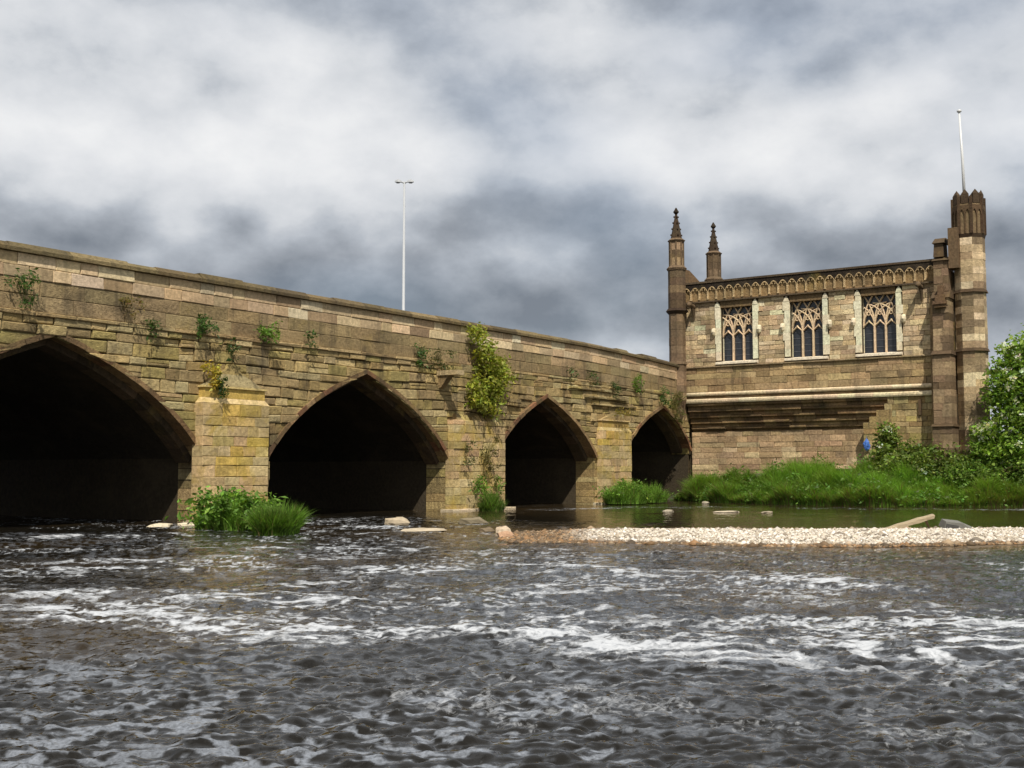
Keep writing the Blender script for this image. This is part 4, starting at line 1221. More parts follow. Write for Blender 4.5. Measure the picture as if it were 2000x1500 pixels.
def slope(x0, x1, y0, y1, z0, z1, name='set_off'):
    mb = MB(); mb.add([LC(x0, y0, z0), LC(x0, y1, z0), LC(57.4, y1, z0), LC(57.4, y0, z0), LC(x1, y0 + 0.03, z1), LC(x1, y1 - 0.03, z1), LC(57.4, y1 - 0.03, z1), LC(57.4, y0 + 0.03, z1)],
                      [(0, 1, 2, 3), (4, 7, 6, 5), (0, 4, 5, 1), (1, 5, 6, 2), (3, 7, 4, 0), (2, 6, 7, 3)], vary(lin(90, 72, 50), 0.1)); mb.build(name, M_SOOT, bt)
slope(55.88, 56.12, 13.9, 14.9, 3.605, 3.72); slope(56.0, 56.26, 13.94, 14.86, 6.955, 7.145); slope(56.15, 56.52, 13.98, 14.84, 9.605, 9.945); slope(56.40, 56.75, 14.0, 14.82, 11.41, 11.6)
slope(56.55, 56.62, 14.3, 14.76, 11.605, 12.25, 'gablet'); slope(56.50, 56.95, 14.24, 14.8, 12.26, 12.55, 'gablet_top')
mb = CB(); mb.wbox((56.45, 13.6, 11.0), (57.3, 14.05, 12.9), vary(lin(100, 80, 56), 0.1)); mb.build('gablet_shoulder', M_SOOT, bt)
# canopied niche half-way up
mb = CB()
for (a, b_, d0, w_) in ((9.15, 9.3, 0.20, 0.26), (9.3, 9.45, 0.26, 0.30), (9.45, 9.75, 0.16, 0.22), (9.75, 10.2, 0.07, 0.12)):
    mb.wbox((56.25 - d0, 14.40 - w_, a), (56.5, 14.40 + w_, b_ - 0.003), vary(lin(108, 84, 58), 0.12))
mb.build('canopy', M_SOOT, bt)
# slim weathering shaft at the wall's end and lower mouldings
mb = CB(); mb.wbox((56.80, 14.86, 3.0), (57.2, 15.06, 9.9), lin(158, 130, 90)); mb.build('angle_shaft', M_STONE, bt)
# a pale drain bracket on the blank wall
mb = CB(); mb.wbox((56.9, 15.6, 4.2), (57.1, 15.72, 4.95), lin(92, 72, 50)); mb.build('drain_slot', M_SOOT, chapel)

# ------------------------------------------------------------------ flagpole and street lamp
def tube_pts(mb, pts, radii, n, tint):
    V, F = [], []
    for i, p_ in enumerate(pts):
        a = Vector(pts[max(0, i - 1)]); b_ = Vector(pts[min(len(pts) - 1, i + 1)])
        d = (b_ - a).normalized() if (b_ - a).length > 1e-9 else Vector((0, 0, 1))
        u = d.orthogonal().normalized(); w = d.cross(u)
        for k in range(n):
            an = 2 * math.pi * k / n
            q = Vector(p_) + radii[i] * (u * math.cos(an) + w * math.sin(an))
            V.append(tuple(q))
    for i in range(len(pts) - 1):
        for k in range(n):
            F.append((i * n + k, i * n + (k + 1) % n, (i + 1) * n + (k + 1) % n, (i + 1) * n + k))
    F += [tuple(reversed(range(n))), tuple(range((len(pts) - 1) * n, len(pts) * n))]
    mb.add(V, F, tint)
fp = tag(empty('flagpole', (57.35, 13.45, 14.02)), 'bare white flagpole rising from the chapel stair turret', 'flagpole')
mb = MB(); tube_pts(mb, [(0, 0, -0.06), (0, 0.05, 2.2), (0.0, 0.14, 4.55)], [0.075, 0.065, 0.045], 10, (0.8, 0.8, 0.8)); mb.build('pole', M_WHITE, fp, True)
mb = MB(); tube_pts(mb, [(0, 0.14, 4.545), (0, 0.14, 4.58), (0, 0.14, 4.66), (0, 0.14, 4.70)], [0.05, 0.11, 0.11, 0.03], 10, (0.8, 0.8, 0.8)); mb.build('finial', M_WHITE, fp, True)
lp = tag(empty('street_lamp', (40.8, 34.0, 6.35)), 'tall slim twin-headed street lamp standing on the bridge', 'street lamp')
mb = MB(); tube_pts(mb, [(0, 0, 0), (0, 0, 1.4), (0, 0, 1.42), (0, 0, 8.35)], [0.10, 0.10, 0.07, 0.045], 12, (0.6, 0.6, 0.6)); mb.build('pole', M_METAL, lp, True)
for s_ in (-1, 1):
    mb = MB(); tube_pts(mb, [(0, 0, 8.28), (s_ * 0.05, -s_ * 0.07, 8.34), (s_ * 0.10, -s_ * 0.14, 8.36)], [0.04, 0.035, 0.035], 8, (0.6, 0.6, 0.6)); mb.build('arm', M_METAL, lp, True)
    hd = empty('lamp_head', (s_ * 0.09, -s_ * 0.125, 8.36), lp); hd.scale = (0.5, 0.8, 0.9); hd.rotation_euler = (0, 0, math.atan2(-0.36 * s_, 0.25 * s_))
    mb = MB()
    mb.add([(0, -0.08, -0.03), (0, 0.08, -0.03), (0, 0.06, 0.07), (0, -0.06, 0.07), (0.28, -0.13, -0.03), (0.28, 0.13, -0.03), (0.28, 0.09, 0.11), (0.28, -0.09, 0.11), (0.55, -0.07, -0.02), (0.55, 0.07, -0.02), (0.55, 0.05, 0.05), (0.55, -0.05, 0.05)],
           [(3, 2, 1, 0), (0, 1, 5, 4), (1, 2, 6, 5), (2, 3, 7, 6), (3, 0, 4, 7), (4, 5, 9, 8), (5, 6, 10, 9), (6, 7, 11, 10), (7, 4, 8, 11), (8, 9, 10, 11)], (0.6, 0.6, 0.6))
    mb.build('housing', M_METAL, hd)
    mb = MB(); mb.add([(0.08, -0.07, -0.033), (0.45, -0.08, -0.033), (0.45, 0.08, -0.033), (0.08, 0.07, -0.033), (0.14, -0.04, -0.08), (0.40, -0.05, -0.08), (0.40, 0.05, -0.08), (0.14, 0.04, -0.08)],
                      [(0, 1, 5, 4), (1, 2, 6, 5), (2, 3, 7, 6), (3, 0, 4, 7), (4, 5, 6, 7)], (0.3, 0.3, 0.3)); mb.build('lens', M_LENS, hd)

# ------------------------------------------------------------------ gravel bar, rocks, driftwood
def rock_mesh(seed, sx, sy, sz, tint, n=10, m_=6):
    r_ = random.Random(seed)
    ph = [r_.uniform(0, 6.28) for _ in range(8)]
    V, T, F = [], [], []
    for i in range(m_ + 1):
        th = math.pi * i / m_
        for k in range(n):
            an = 2 * math.pi * k / n
            d = 1 + 0.16 * math.sin(2 * an + ph[0]) * math.sin(th) + 0.12 * math.sin(3 * an + ph[1] + 2 * th) + 0.08 * math.sin(5 * th + ph[2] + an) + r_.uniform(-0.07, 0.07)
            zz_ = math.cos(th) * d
            zz_ = min(zz_, 0.78 + 0.1 * math.sin(an + ph[3]))
            V.append((sx * math.sin(th) * math.cos(an) * d, sy * math.sin(th) * math.sin(an) * d, sz * zz_))
    for i in range(m_):
        for k in range(n):
            F.append((i * n + k, (i + 1) * n + k, (i + 1) * n + (k + 1) % n, i * n + (k + 1) % n))
    mb = MB(); mb.add(V, F, tint)
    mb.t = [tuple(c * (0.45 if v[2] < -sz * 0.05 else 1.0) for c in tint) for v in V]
    return mb.mesh('rock', M_ROCK)
# bar: a low mound of shingle with pebbles lying on it
bx = np.arange(18.5, 40, 0.22); by = np.arange(-2, 19, 0.22)
BXg, BYg = np.meshgrid(bx, by, indexing='ij')
sdB = poly_sd(BXg, BYg, BAR)
def bar_z(sd, x, y): return np.clip(sd, -0.8, 1.6) * 0.055 + 0.03 * (fbm(x * 0.8, y * 0.8, 15, 3) - 0.5) + 0.012
zB = bar_z(sdB, BXg, BYg)
ni, nj = BXg.shape
ii, jj = np.meshgrid(np.arange(ni - 1), np.arange(nj - 1), indexing='ij')
fc = grid_faces(ii, jj, nj)
keep = (sdB.ravel()[fc] > -0.8).all(1)
tint = np.where((sdB.ravel() > 0.35)[:, None], np.array(lin(170, 158, 138)), np.array(lin(96, 80, 56)))
bar_me = np_mesh('gravel_bar', np.stack([BXg, BYg, zB], -1).reshape(-1, 3), fc[keep], M_ROCK, tint, True)
tag(put('gravel_bar', bar_me), 'long low bank of pale shingle lying across the river', 'gravel', kind='structure')
# pebbles: eight-sided stones in one mass
def pebbles(n):
    x = nr.uniform(18.8, 38, n * 6); y = nr.uniform(-1, 18.5, n * 6)
    sd = poly_sd(x, y, BAR)
    ok = sd > -0.12
    x, y, sd = x[ok][:n], y[ok][:n], sd[ok][:n]
    n = len(x)
    sz = np.exp(nr.normal(-3.5, 0.45, n)) * (1 + 0.5 * (sd < 0.5))
    base = np.array([[1, 0, 0], [0.3, 0.8, 0.1], [-0.9, 0.3, 0], [-0.4, -0.8, 0], [0.6, -0.7, 0.1], [0.1, 0.05, 0.62], [0, 0, -0.5]])
    tri = np.array([[0, 1, 5], [1, 2, 5], [2, 3, 5], [3, 4, 5], [4, 0, 5], [1, 0, 6], [2, 1, 6], [3, 2, 6], [4, 3, 6], [0, 4, 6]])
    V = base[None] * (1 + nr.normal(0, 0.15, (n, 7, 3)))
    an = nr.uniform(0, 6.28, n); c, s_ = np.cos(an)[:, None], np.sin(an)[:, None]
    X = V[:, :, 0] * c - V[:, :, 1] * s_; Y = V[:, :, 0] * s_ + V[:, :, 1] * c
    P = np.stack([X * sz[:, None] + x[:, None], Y * sz[:, None] * 0.9 + y[:, None], V[:, :, 2] * sz[:, None] * 0.8 + (bar_z(sd, x, y) + 0.01)[:, None]], -1)
    F = (tri[None] + (np.arange(n) * 7)[:, None, None]).reshape(-1, 3)
    pal = np.array([lin(208, 198, 182), lin(188, 176, 156), lin(162, 148, 128), lin(196, 184, 166), lin(126, 114, 98), lin(216, 208, 196)])
    wetc = np.array([lin(120, 92, 58), lin(92, 74, 50), lin(140, 106, 70), lin(150, 128, 100), lin(78, 64, 46), lin(110, 88, 62)])
    k = nr.integers(0, 6, n)
    # the upstream tongue towards the bridge and the water's edge lie wet
    wet = np.clip(sstep(0.42, 0.14, sd) + sstep(-0.3, 0.9, (27.0 - 22.0) * (y - 12.9) * 0.17 - (16.0 - 12.9) * (x - 22.0) * 0.17), 0, 1)[:, None]
    col = pal[k] * (1 - wet) + wetc[k] * wet
    col = col * np.exp(nr.normal(0, 0.14, (n, 1)))
    return np_mesh('pebbles', P.reshape(-1, 3), F, M_ROCK, np.repeat(col, 7, 0))
tag(put('pebbles', pebbles(60000)), 'countless pale rounded pebbles covering the shingle bank', 'pebbles', kind='stuff')
ROCKS = [((26.6, 22.4, 0.06), (0.36, 0.26, 0.20), lin(170, 154, 128), 'pale rounded boulder in the water before the second arch'),
         ((24.2, 19.4, 0.02), (0.58, 0.18, 0.09), lin(176, 162, 138), 'long flat pale rock breaking the riffle below the middle pier'),
         ((23.6, 16.5, 0.08), (0.20, 0.18, 0.19), lin(186, 166, 140), 'small pale boulder at the bridge end of the shingle bank'),
         ((22.8, 15.85, 0.04), (0.20, 0.2, 0.16), lin(176, 140, 110), 'reddish wet stone just in front of the shingle tip boulder'),
         ((28.5, 21.0, 0.03), (0.40, 0.24, 0.20), lin(120, 108, 84), 'dark knobbly rock awash beside the middle pier footing'),
         ((24.9, 17.9, 0.02), (0.18, 0.14, 0.12), lin(110, 94, 70), 'small brown stone showing between the flat rock and shingle'),
         ((40.5, 20.6, 0.03), (0.24, 0.15, 0.08), lin(170, 158, 136), 'pale angular rock in still water behind the shingle bank'),
         ((41.4, 18.6, 0.02), (0.46, 0.15, 0.06), lin(176, 162, 138), 'low pale slab of rock midway between shingle and grass bank'),
         ((41.8, 17.2, 0.02), (0.24, 0.13, 0.06), lin(160, 146, 122), 'smaller pale rock next to the low slab behind the shingle'),
         ((51.0, 24.0, 0.05), (0.20, 0.16, 0.10), lin(150, 140, 120), 'lone pale stone at the foot of the near grass tussock')]
for i, (lc, s3, tn, lb) in enumerate(ROCKS):
    o = put('rock', rock_mesh(40 + i, *s3, tn), None, lc, (0, 0, rng.uniform(-0.9, -0.3)))
    tag(o, lb, 'rock', 'rocks standing out of the river')
for i, (u, v_) in enumerate(((21.9, 27.0), (22.6, 26.6), (23.3, 26.5))):     # washed footing slabs left of the first pier
    o = put('rock', rock_mesh(80 + i, 0.45, 0.30, 0.09, lin(214, 200, 172)), None, (u, v_, 0.03), (0, 0, rng.uniform(0, 3)))
    tag(o, ('flat pale slab awash farthest out from the first pier', 'flat pale slab awash in the row of three by first pier', 'flat pale slab awash tight against the first pier')[i], 'rock', 'rocks standing out of the river')
# tilted beam
lg = tag(empty('driftwood_beam', (30.5, 8.8, 0.10)), 'squared pale driftwood beam propped at a tilt on the shingle', 'driftwood')
lg.rotation_euler = (0, R(-16), R(-52))
V, F = [], []
npt = 9
for i in range(npt):
    f_ = i / (npt - 1); x = -0.75 + 1.5 * f_
    w = 0.075 + 0.02 * math.sin(i * 1.7); h = 0.06 + 0.01 * math.cos(i * 2.1)
    for (a, b_) in ((-1, -1), (1, -1), (1.05, 0.2), (0.8, 1), (-0.8, 1), (-1.05, 0.3)):
        V.append((x + rng.uniform(-0.02, 0.02) * (2 if i in (0, npt - 1) else 1), a * w + rng.uniform(-.008, .008), b_ * h + 0.01 * math.sin(f_ * 3) + 0.12))
for i in range(npt - 1):
    for k in range(6): F.append((i * 6 + k, i * 6 + (k + 1) % 6, i * 6 + 6 + (k + 1) % 6, i * 6 + 6 + k))
F += [tuple(reversed(range(6))), tuple(range((npt - 1) * 6, npt * 6))]
mb = MB(); mb.add(V, F, lin(160, 144, 116)); mb.build('timber', M_WOOD, lg)
mb = MB(); tube_pts(mb, [(0.45, 0.05, 0.15), (0.62, 0.16, 0.02), (0.68, 0.22, -0.30)], [0.05, 0.035, 0.02], 6, lin(120, 100, 72)); mb.build('broken_branch', M_WOOD, lg)
sb = tag(empty('stranded_slab', (31.4, 7.75, 0.055)), 'dark grey flat slab stranded on the shingle beside the beam', 'slab')
sb.rotation_euler = (R(6), R(9), R(-55)); sb.scale = (0.52, 0.8, 0.9)
mb = MB()
mb.add([(-0.85, -0.30, 0.0), (0.75, -0.38, -0.02), (0.85, 0.32, 0.0), (-0.80, 0.36, 0.02), (-0.80, -0.24, 0.22), (0.6, -0.30, 0.14), (0.72, 0.26, 0.16), (-0.74, 0.30, 0.24), (0.0, -0.30, 0.25), (0.05, 0.28, 0.26)],
       [(3, 2, 1, 0), (0, 1, 5, 8, 4), (1, 2, 6, 5), (2, 3, 7, 9, 6), (3, 0, 4, 7), (4, 8, 9, 7), (8, 5, 6, 9)], lin(110, 108, 100)); mb.build('slab_body', M_ROCK, sb)
mb = MB(); mb.add([(-0.82, -0.33, 0.05), (-0.2, -0.36, 0.04), (-0.2, -0.33, 0.16), (-0.80, -0.30, 0.17), (-0.78, -0.25, 0.17), (-0.2, -0.28, 0.16)], [(0, 1, 2, 3), (3, 2, 5, 4)], lin(60, 58, 54)); mb.build('broken_edge', M_ROCK, sb)

# ------------------------------------------------------------------ vegetation
G_MID = np.array([0.125, 0.225, 0.030]); G_DARK = np.array([0.034, 0.068, 0.014]); G_YEL = np.array([0.16, 0.17, 0.026])
def blades(bx, by, bz, h, lean, wid, col, seg=3):
    """curved grass blades; arrays of base points, heights, lean distance and direction"""
    n = len(bx)
    an = nr.uniform(0, 2 * math.pi, n)
    ux, uy = np.cos(an), np.sin(an)                      # width direction
    ld = lean[:, 1]; lm = lean[:, 0]
    V = np.zeros((n, seg * 2 + 1, 3))
    for i in range(seg):
        f_ = i / seg
        off = lm * f_ ** 2
        x = bx + np.cos(ld) * off; y = by + np.sin(ld) * off; z_ = bz + h * (f_ - 0.28 * (lm / (h + 1e-6)) * f_ ** 3)
        w = wid * (1 - 0.75 * f_)
        V[:, 2 * i] = np.stack([x - ux * w, y - uy * w, z_], -1); V[:, 2 * i + 1] = np.stack([x + ux * w, y + uy * w, z_], -1)
    V[:, -1] = np.stack([bx + np.cos(ld) * lm, by + np.sin(ld) * lm, bz + h * (1 - 0.28 * lm / (h + 1e-6))], -1)
    tri = []
    for i in range(seg - 1): tri += [[2 * i, 2 * i + 1, 2 * i + 3], [2 * i, 2 * i + 3, 2 * i + 2]]
    tri.append([2 * seg - 2, 2 * seg - 1, 2 * seg])
    k = seg * 2 + 1
    F = (np.array(tri)[None] + (np.arange(n) * k)[:, None, None]).reshape(-1, 3)
    return V.reshape(-1, 3), F, np.repeat(col, k, 0)
def cat(parts):
    V, F, T, o = [], [], [], 0
    for (v, f_, t_) in parts:
        V.append(v); F.append(f_ + o); T.append(t_); o += len(v)
    return np.concatenate(V), np.concatenate(F), np.concatenate(T)
def leaves(c, spread, n, size, col, droop=0.3, aspect=0.5, var=0.25):
    """folded leaf shapes (two triangles each) scattered round the points c"""
    k = nr.integers(0, len(c), n)
    p_ = c[k] + nr.normal(0, 1, (n, 3)) * spread
    d = nr.normal(0, 1, (n, 3)); d[:, 2] = d[:, 2] * 0.6 - droop; d /= np.linalg.norm(d, axis=1)[:, None]
    r_ = np.cross(d, nr.normal(0, 1, (n, 3))); r_ /= np.linalg.norm(r_, axis=1)[:, None]
    nn_ = np.cross(d, r_)
    sz = size * np.exp(nr.normal(0, 0.3, n))[:, None]
    V = np.stack([p_, p_ + d * sz * 0.5 + r_ * sz * aspect * 0.5 + nn_ * sz * 0.08, p_ + d * sz, p_ + d * sz * 0.5 - r_ * sz * aspect * 0.5 + nn_ * sz * 0.08], 1)
    F = (np.array([[0, 1, 2], [0, 2, 3]])[None] + (np.arange(n) * 4)[:, None, None]).reshape(-1, 3)
    cl = np.asarray(col)
    if cl.ndim == 2: cl = cl[k]
    cc = cl * np.exp(nr.normal(0, var, (n, 1))) * (1 + nr.normal(0, 0.08, (n, 3)))
    return V.reshape(-1, 3), F, np.repeat(np.clip(cc, 0.004, 0.8), 4, 0)

# long grass on the bank
n = 120000
y = nr.uniform(3.5, 28.6, n); x = bank_edge(y) + nr.uniform(-0.05, 1, n) ** 1.2 * 7.5 * nr.uniform(0, 1, n) - 0.05
ok = ~((x > 57.5) & (y > 18.3)) & ~((x > 56.7) & (y > 12.3)) & (y < 28.5)
x, y = x[ok], y[ok]
clump = fbm(x * 0.8, y * 0.8, 71, 3)
edge = x - bank_edge(y)
cl2 = sstep(0.36, 0.62, fbm(x * 2.1, y * 2.1, 73, 2))
hgt = (0.60 + 0.45 * cl2) * (0.46 + 0.90 * sstep(0.35, 0.65, clump)) * nr.uniform(0.65, 1.15, len(x)) * np.where(edge > 3.5, 0.62, 0.9)
ld = np.full(len(x), math.pi) + nr.normal(0, 0.9, len(x))
colr = G_MID[None] * (0.8 + 0.8 * fbm(x * 0.7, y * 0.7, 81, 3)[:, None]) * np.exp(nr.normal(0, 0.22, (len(x), 1)))
yl = np.clip(sstep(0.42, 0.66, fbm(x * 0.5 + 9, y * 0.5, 85, 3)) * 0.6 + 0.35 * sstep(2.0, 4.5, edge), 0, 0.8)[:, None]
colr = colr * (0.75 + 0.5 * cl2[:, None])
colr = colr * (1 - yl) + np.array([0.19, 0.28, 0.035])[None] * yl
dry = (nr.random(len(x)) < 0.06 + 0.22 * (edge < 0.35))[:, None]
colr = np.where(dry, np.array([0.19, 0.14, 0.06])[None], colr)
V, F, T = blades(x, y, ground_z(x, y) - 0.02, hgt, np.stack([hgt * nr.uniform(0.15, 0.85, len(x)), ld], -1), nr.uniform(0.010, 0.022, len(x)), colr)
k_ = nr.integers(0, len(x), 260)
lc = np.stack([x[k_], y[k_], ground_z(x[k_], y[k_]) + hgt[k_] * nr.uniform(0.4, 0.95, 260)], -1)
V, F, T = cat([(V, F, T), leaves(lc, 0.17, 9000, 0.15, np.array([0.10, 0.185, 0.028]), 0.2, 0.5, 0.3)])
tag(put('bank_grass', np_mesh('bank_grass', V, F, M_LEAF, T)), 'long rank green grass covering the river bank below the chapel', 'grass', kind='stuff')

def grass_clump(cx, cy, r, h, n, label, col=G_MID, leafy=0, base_z=None, group='grass and leaf clumps along the waterline'):
    o = tag(empty('grass_clump', (cx, cy, 0)), label, 'grass clump', group)
    a = nr.uniform(0, 6.28, n); rr_ = r * np.sqrt(nr.random(n))
    x, y = rr_ * np.cos(a), rr_ * np.sin(a) * 0.75
    bz = np.full(n, -0.05) if base_z is None else np.full(n, base_z)
    hh_ = h * (1.0 - 0.45 * (rr_ / r) ** 2) * nr.uniform(0.6, 1.1, n)
    lm = hh_ * (0.12 + 0.5 * rr_ / r) * nr.uniform(0.5, 1.2, n)
    tf = vnoise(x * 4.5 + cx, y * 4.5 + cy, 7)
    hh_ = hh_ * (0.62 + 0.6 * tf); lm = lm * nr.uniform(0.4, 1.5, n)
    colr = np.asarray(col)[None] * np.exp(nr.normal(0, 0.34, (n, 1))) * (0.55 + 0.9 * tf[:, None])
    dead = (nr.random(n) < 0.06)[:, None]
    colr = np.where(dead, np.array([0.20, 0.16, 0.06])[None], colr)
    V, F, T = blades(x, y, bz, hh_, np.stack([lm, a + nr.normal(0, 1.0, n)], -1), nr.uniform(0.008, 0.020, n), colr)
    put('blades', np_mesh('blades', V, F, M_LEAF, T), o)
    if leafy:
        m_ = 26
        c = np.stack([nr.normal(0, r * 0.5, m_), nr.normal(0, r * 0.38, m_), nr.uniform(0.25, 0.85, m_) * h], -1)
        V, F, T = leaves(c, 0.13, int(leafy * 1.4), 0.14, G_MID * 0.95, 0.3, 0.42, 0.4)
        put('foliage', np_mesh('foliage', V, F, M_LEAF, T), o)
    return o
grass_clump(21.75, 23.6, 0.82, 1.08, 2600, 'tall leafy green clump growing at the foot of the first pier', leafy=3200)
grass_clump(20.95, 21.5, 0.60, 1.10, 4600, 'rounded grassy tussock standing in water right of the leafy clump', np.array([0.095, 0.175, 0.022]))
grass_clump(21.9, 24.9, 0.5, 0.7, 1600, 'low fringe of weeds left of the leafy pier clump', leafy=500)
grass_clump(37.9, 27.0, 0.55, 0.85, 1500, 'short bright grass tuft on the footing of the second pier', np.array([0.08, 0.14, 0.02]))
grass_clump(48.2, 26.7, 1.2, 1.15, 3000, 'green weedy clump in front of the third pier', leafy=700, base_z=0.05)
grass_clump(50.8, 26.9, 1.1, 1.0, 2600, 'grass clump at the mouth of the last arch beside third pier', leafy=250, base_z=0.05)

def shrub(name, label, category, base, blobs, n, size, col, spread, trunk=None, flowers=0, group=None, aspect=0.5, droop=0.25, dark=0.5):
    """blobs: (centre, radii) ellipsoids filled with leaf clusters"""
    o = tag(empty(name, base), label, category, group)
    cs, cc = [], []
    for (c, r_, k) in blobs:
        d = nr.normal(0, 1, (k, 3)); d /= np.linalg.norm(d, axis=1)[:, None]
        d = d * (nr.random((k, 1)) ** 0.36)
        cs.append(np.array(c) + d * np.array(r_))
        cc.append(np.asarray(col)[None] * np.exp(nr.normal(0, 0.22, (k, 1))) * np.array([1, 1, 1])[None])
    cs = np.concatenate(cs) - np.array(base); cc = np.concatenate(cc)
    V, F, T = leaves(cs, spread, n, size, cc, droop, aspect)
    put('crown', np_mesh('crown', V, F, M_LEAF, T), o)
    if trunk:
        mb = MB()
        for q in range(trunk[1]):
            tgt = cs[rng.randrange(len(cs))]
            st_ = Vector((rng.gauss(0, trunk[0] * 2), rng.gauss(0, trunk[0] * 2), -0.1)); e = Vector(tgt)
            midp = st_.lerp(e, 0.5) + Vector((rng.gauss(0, .1), rng.gauss(0, .1), 0.12 * e.length))
            tube_pts(mb, [tuple(st_), tuple(midp), tuple(e)], [trunk[0], trunk[0] * 0.65, trunk[0] * 0.25], 6, lin(96, 78, 56))
        mb.build('trunk', M_BARK, o)
    if flowers:
        ctr = np.mean(cs, 0)
        out_ = cs[(cs[:, 0] < ctr[0] + 0.5)]
        k = nr.integers(0, len(out_), flowers)
        fc_ = out_[k] + np.array([-0.25, 0, 0.12])[None] + nr.normal(0, 0.12, (flowers, 3))
        V, F, T = leaves(fc_, 0.075, flowers * 22, 0.11, np.array([0.72, 0.72, 0.62]), -0.3, 0.9, 0.08)
        put('blossom', np_mesh('blossom', V, F, M_LEAF, T), o)
    return o
# elder in flower at the river end of the chapel
shrub('elder_bush', 'large elder bush with white blossom beside the chapel stair turret', 'bush', (56.2, 10.6, 1.6),
      [((56.1, 11.0, 3.3), (1.3, 1.7, 1.7), 110), ((56.0, 10.8, 5.2), (1.2, 1.45, 1.7), 110), ((56.6, 9.2, 4.4), (1.8, 1.6, 2.4), 150), ((56.4, 10.5, 6.7), (1.0, 1.15, 1.0), 60), ((55.5, 12.2, 2.7), (0.8, 1.0, 0.9), 40), ((55.6, 10.6, 2.4), (1.0, 1.6, 0.9), 50)],
      26000, 0.20, np.array([0.16, 0.25, 0.035]), 0.22, (0.08, 14), 95)
shrub('dark_tree', 'darker tree top showing behind the elder bush', 'tree', (70, 10.5, 3.0),
      [((70, 10.6, 8.6), (2.2, 2.4, 1.9), 90), ((71, 9.2, 9.6), (2.2, 2.2, 1.8), 80)], 8000, 0.26, np.array([0.040, 0.062, 0.020]), 0.32, (0.16, 12))
# bramble hedge against the wall
shrub('bramble_hedge', 'tangled bramble hedge along the foot of the chapel wall', 'hedge', (56.0, 16.0, 1.6),
      [((56.4, 17.1, 2.7), (0.5, 0.6, 0.9), 40), ((56.2, 16.3, 2.1), (0.7, 1.0, 0.75), 60), ((56.0, 14.8, 2.0), (0.8, 1.1, 0.7), 60), ((55.8, 13.2, 1.9), (0.8, 1.0, 0.7), 50), ((55.3, 15.9, 1.7), (0.8, 1.5, 0.5), 60)],
      9500, 0.17, np.array([0.13, 0.18, 0.032]), 0.17, (0.03, 10), 6)
shrub('nettle_patch', 'low nettles in the grass in front of the bramble hedge', 'weeds', (54.8, 12.6, 1.2),
      [((54.8, 12.8, 1.4), (0.9, 1.6, 0.5), 60), ((55.0, 9.6, 1.5), (1.2, 2.0, 0.7), 70)], 6000, 0.13, np.array([0.12, 0.19, 0.03]), 0.15, (0.015, 8))

# blue bag caught at the wall's corner
bgv = tag(empty('blue_bag', (57.33, 18.22, 2.50)), 'small crumpled blue bag hanging against the chapel wall beside the hedge', 'bag')
V, F = [], []
r_ = random.Random(5)
for i in range(8):
    th = i / 7
    rad = (0.03, 0.08, 0.13, 0.15, 0.15, 0.14, 0.10, 0.02)[i]
    for k in range(12):
        an = 2 * math.pi * k / 12
        q = rad * (1 + 0.22 * math.sin(3 * an + i) + r_.uniform(-0.12, 0.12))
        V.append((-0.42 + q * math.cos(an) * 0.7, q * math.sin(an), 0.62 - th * 0.6))
for i in range(7):
    for k in range(12): F.append((i * 12 + k, i * 12 + (k + 1) % 12, i * 12 + 12 + (k + 1) % 12, i * 12 + 12 + k))
F += [tuple(range(12)), tuple(reversed(range(84, 96)))]
mb = MB(); mb.add(V, F, (0.06, 0.16, 0.5)); mb.build('sack', M_BLUE, bgv)
mb = MB(); tube_pts(mb, [(-0.42, -0.03, 0.60), (-0.40, 0, 0.75), (-0.42, 0.04, 0.60)], [0.012] * 3, 6, (0.06, 0.16, 0.5)); mb.build('handle', M_BLUE, bgv)

# plants rooted in the bridge wall
def wall_plant(x, z_, w, h, n, label, col=G_MID, hang=0.3, size=0.10, dry=0.15, yoff=-0.12, name='wall_plant', category='plant'):
    o = tag(empty(name, (x, 28 + yoff, z_)), label, category, 'weeds growing out of the bridge wall')
    k = max(5, int(n / 26))
    c = np.stack([nr.normal(0, w * 0.42, k), -np.abs(nr.normal(0, 0.16, k)) - 0.03, nr.uniform(-hang, 1 - hang, k) * h], -1)
    V, F, T = leaves(c, 0.07, n, size, np.asarray(col), 0.25, 0.42, 0.32)
    put('foliage', np_mesh('foliage', V, F, M_LEAF, T), o)
    m_ = max(10, n // 10)
    x_ = nr.normal(0, w * 0.2, m_); zz_ = nr.uniform(-0.1, 0.1, m_) * h
    hh_ = h * nr.uniform(0.4, 0.8, m_)
    cl = np.where((nr.random(m_) < dry)[:, None], np.array([0.20, 0.16, 0.07])[None], np.asarray(col)[None] * 0.9)
    V, F, T = blades(x_, np.full(m_, 0.02), zz_, hh_, np.stack([hh_ * nr.uniform(0.3, 0.9, m_), -math.pi / 2 + nr.normal(0, 0.8, m_)], -1), np.full(m_, 0.007), cl)
    put('stems', np_mesh('stems', V, F, M_LEAF, T), o)
    return o
DRY = np.array([0.17, 0.13, 0.045])
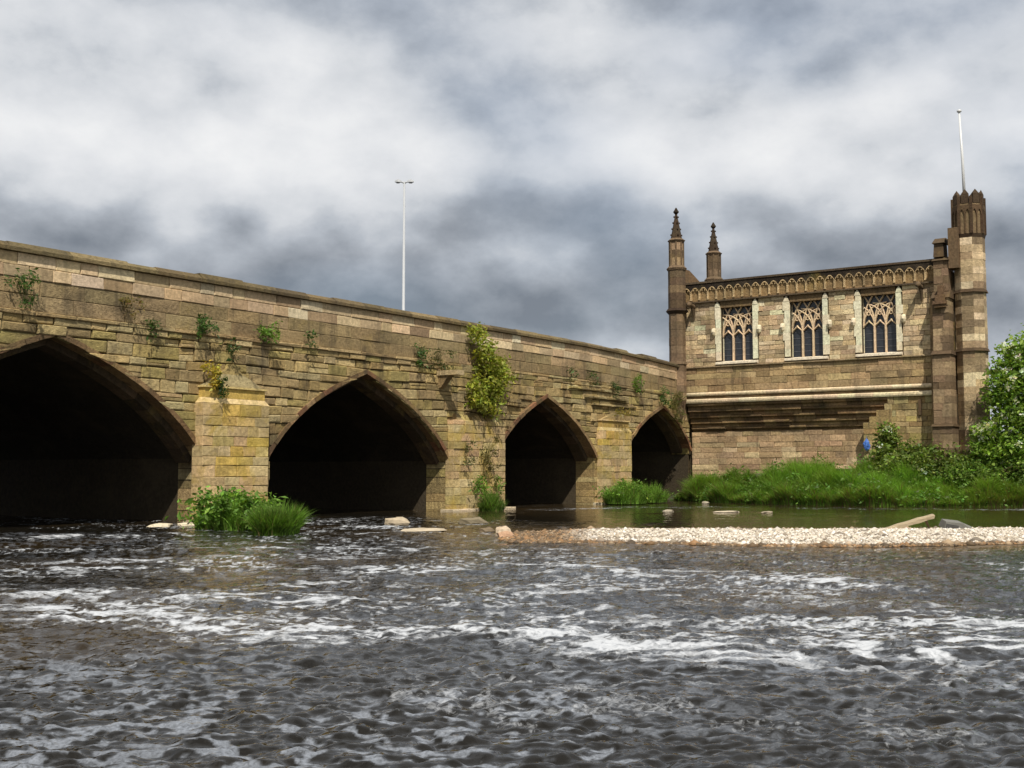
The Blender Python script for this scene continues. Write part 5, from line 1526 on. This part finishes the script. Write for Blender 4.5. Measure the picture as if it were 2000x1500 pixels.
WP = [(18.0, 6.20, 0.42, 0.75, 260, 'spiky grey-green weed high on the wall nearest the left edge', G_DARK * 1.6, .35),
      (21.3, 6.10, 0.55, 0.5, 150, 'straggly dry grass tuft over the shoulder of the first arch', DRY, .3),
      (22.05, 5.75, 0.35, 0.5, 120, 'thin weed dangling just right of the dry tuft', G_DARK * 1.4, .5),
      (23.9, 5.95, 0.40, 0.65, 330, 'dark bushy weed above the first pier', G_DARK * 1.6, .45),
      (26.6, 5.95, 0.42, 0.55, 330, 'round green weed cushion on the band right of first pier', G_MID, .35),
      (28.5, 5.9, 0.25, 0.5, 100, 'wispy weed hanging near the round green cushion', G_DARK * 1.5, .5),
      (25.0, 5.25, 0.22, 0.55, 110, 'small dark weed just above the pier cap point', G_DARK, .4),
      (34.4, 5.85, 0.35, 0.75, 260, 'ivy-like weed on the ledge end over the second arch', G_DARK * 1.6, .4),
      (35.5, 5.75, 0.75, 0.75, 330, 'wide brownish weed patch above the stone spout', np.array([0.075, 0.08, 0.025]), .5),
      (45.2, 5.95, 0.3, 0.4, 80, 'tiny weed under the parapet above the third arch', G_DARK * 1.2, .4),
      (46.8, 5.8, 0.3, 0.5, 90, 'small tuft low on the band beyond the third arch', G_DARK * 1.3, .4),
      (49.2, 5.55, 0.40, 0.7, 180, 'dark clinging weed above the third pier', G_DARK * 1.2, .5),
      (51.3, 5.85, 0.45, 0.85, 280, 'leafy green weed high up between third pier and chapel', G_MID * 0.9, .5),
      (54.3, 5.35, 0.5, 0.8, 260, 'green weed rooted at the point of the last arch', G_DARK * 1.9, .4),
      (55.6, 4.9, 0.8, 1.6, 520, 'trailing yellow-green creeper hanging beside the chapel turret', np.array([0.11, 0.11, 0.030]), .5),
      (38.3, 1.95, 0.5, 1.7, 330, 'straggling brown creeper hanging on the second pier', np.array([0.12, 0.105, 0.03]), .5),
      (37.7, 0.85, 0.45, 0.85, 360, 'dense green weed low on the second pier', G_MID, .4),
      (38.9, 0.95, 0.4, 0.7, 180, 'smaller weed low on the right side of second pier', G_MID * 0.9, .45),
      (36.9, 2.3, 0.3, 1.3, 150, 'thin olive creeper at the second arch springing', np.array([0.10, 0.10, 0.03]), .5)]
for (x, z_, w, h, n, lb, c, hg) in WP:
    wall_plant(x, z_, w, h, n, lb, c, hg, yoff=-0.45 if z_ < 3 and 36 < x < 40 else -0.12)
wall_plant(24.3, 4.35, 0.42, 0.6, 300, 'yellow-flowered weed beside the first pier cap', np.array([0.42, 0.33, 0.05]), 0.35, 0.11, 0.3, -0.3)
wall_plant(24.35, 4.05, 0.3, 0.5, 160, 'dark green weed tuft under the yellow flowers', G_DARK, 0.4, 0.10, 0.1, -0.4)
wall_plant(49.4, 4.25, 0.9, 0.4, 260, 'mossy yellow growth capping the third pier', np.array([0.24, 0.19, 0.035]), 0.3, 0.08, 0.5, -0.4)
shrub('wall_shrub', 'bright yellow-green shrub growing out of the bridge wall above second pier', 'bush', (38.6, 27.8, 3.9),
      [((38.3, 27.45, 5.3), (1.15, 0.45, 0.95), 66), ((38.0, 27.5, 6.3), (0.6, 0.35, 0.85), 34), ((39.2, 27.5, 5.5), (0.75, 0.4, 0.8), 34), ((37.7, 27.5, 4.6), (0.7, 0.35, 0.6), 24), ((38.5, 27.55, 4.2), (0.7, 0.3, 0.5), 24), ((37.7, 27.6, 7.1), (0.35, 0.25, 0.35), 10)],
      3900, 0.15, np.array([0.25, 0.27, 0.040]), 0.13, (0.035, 16))
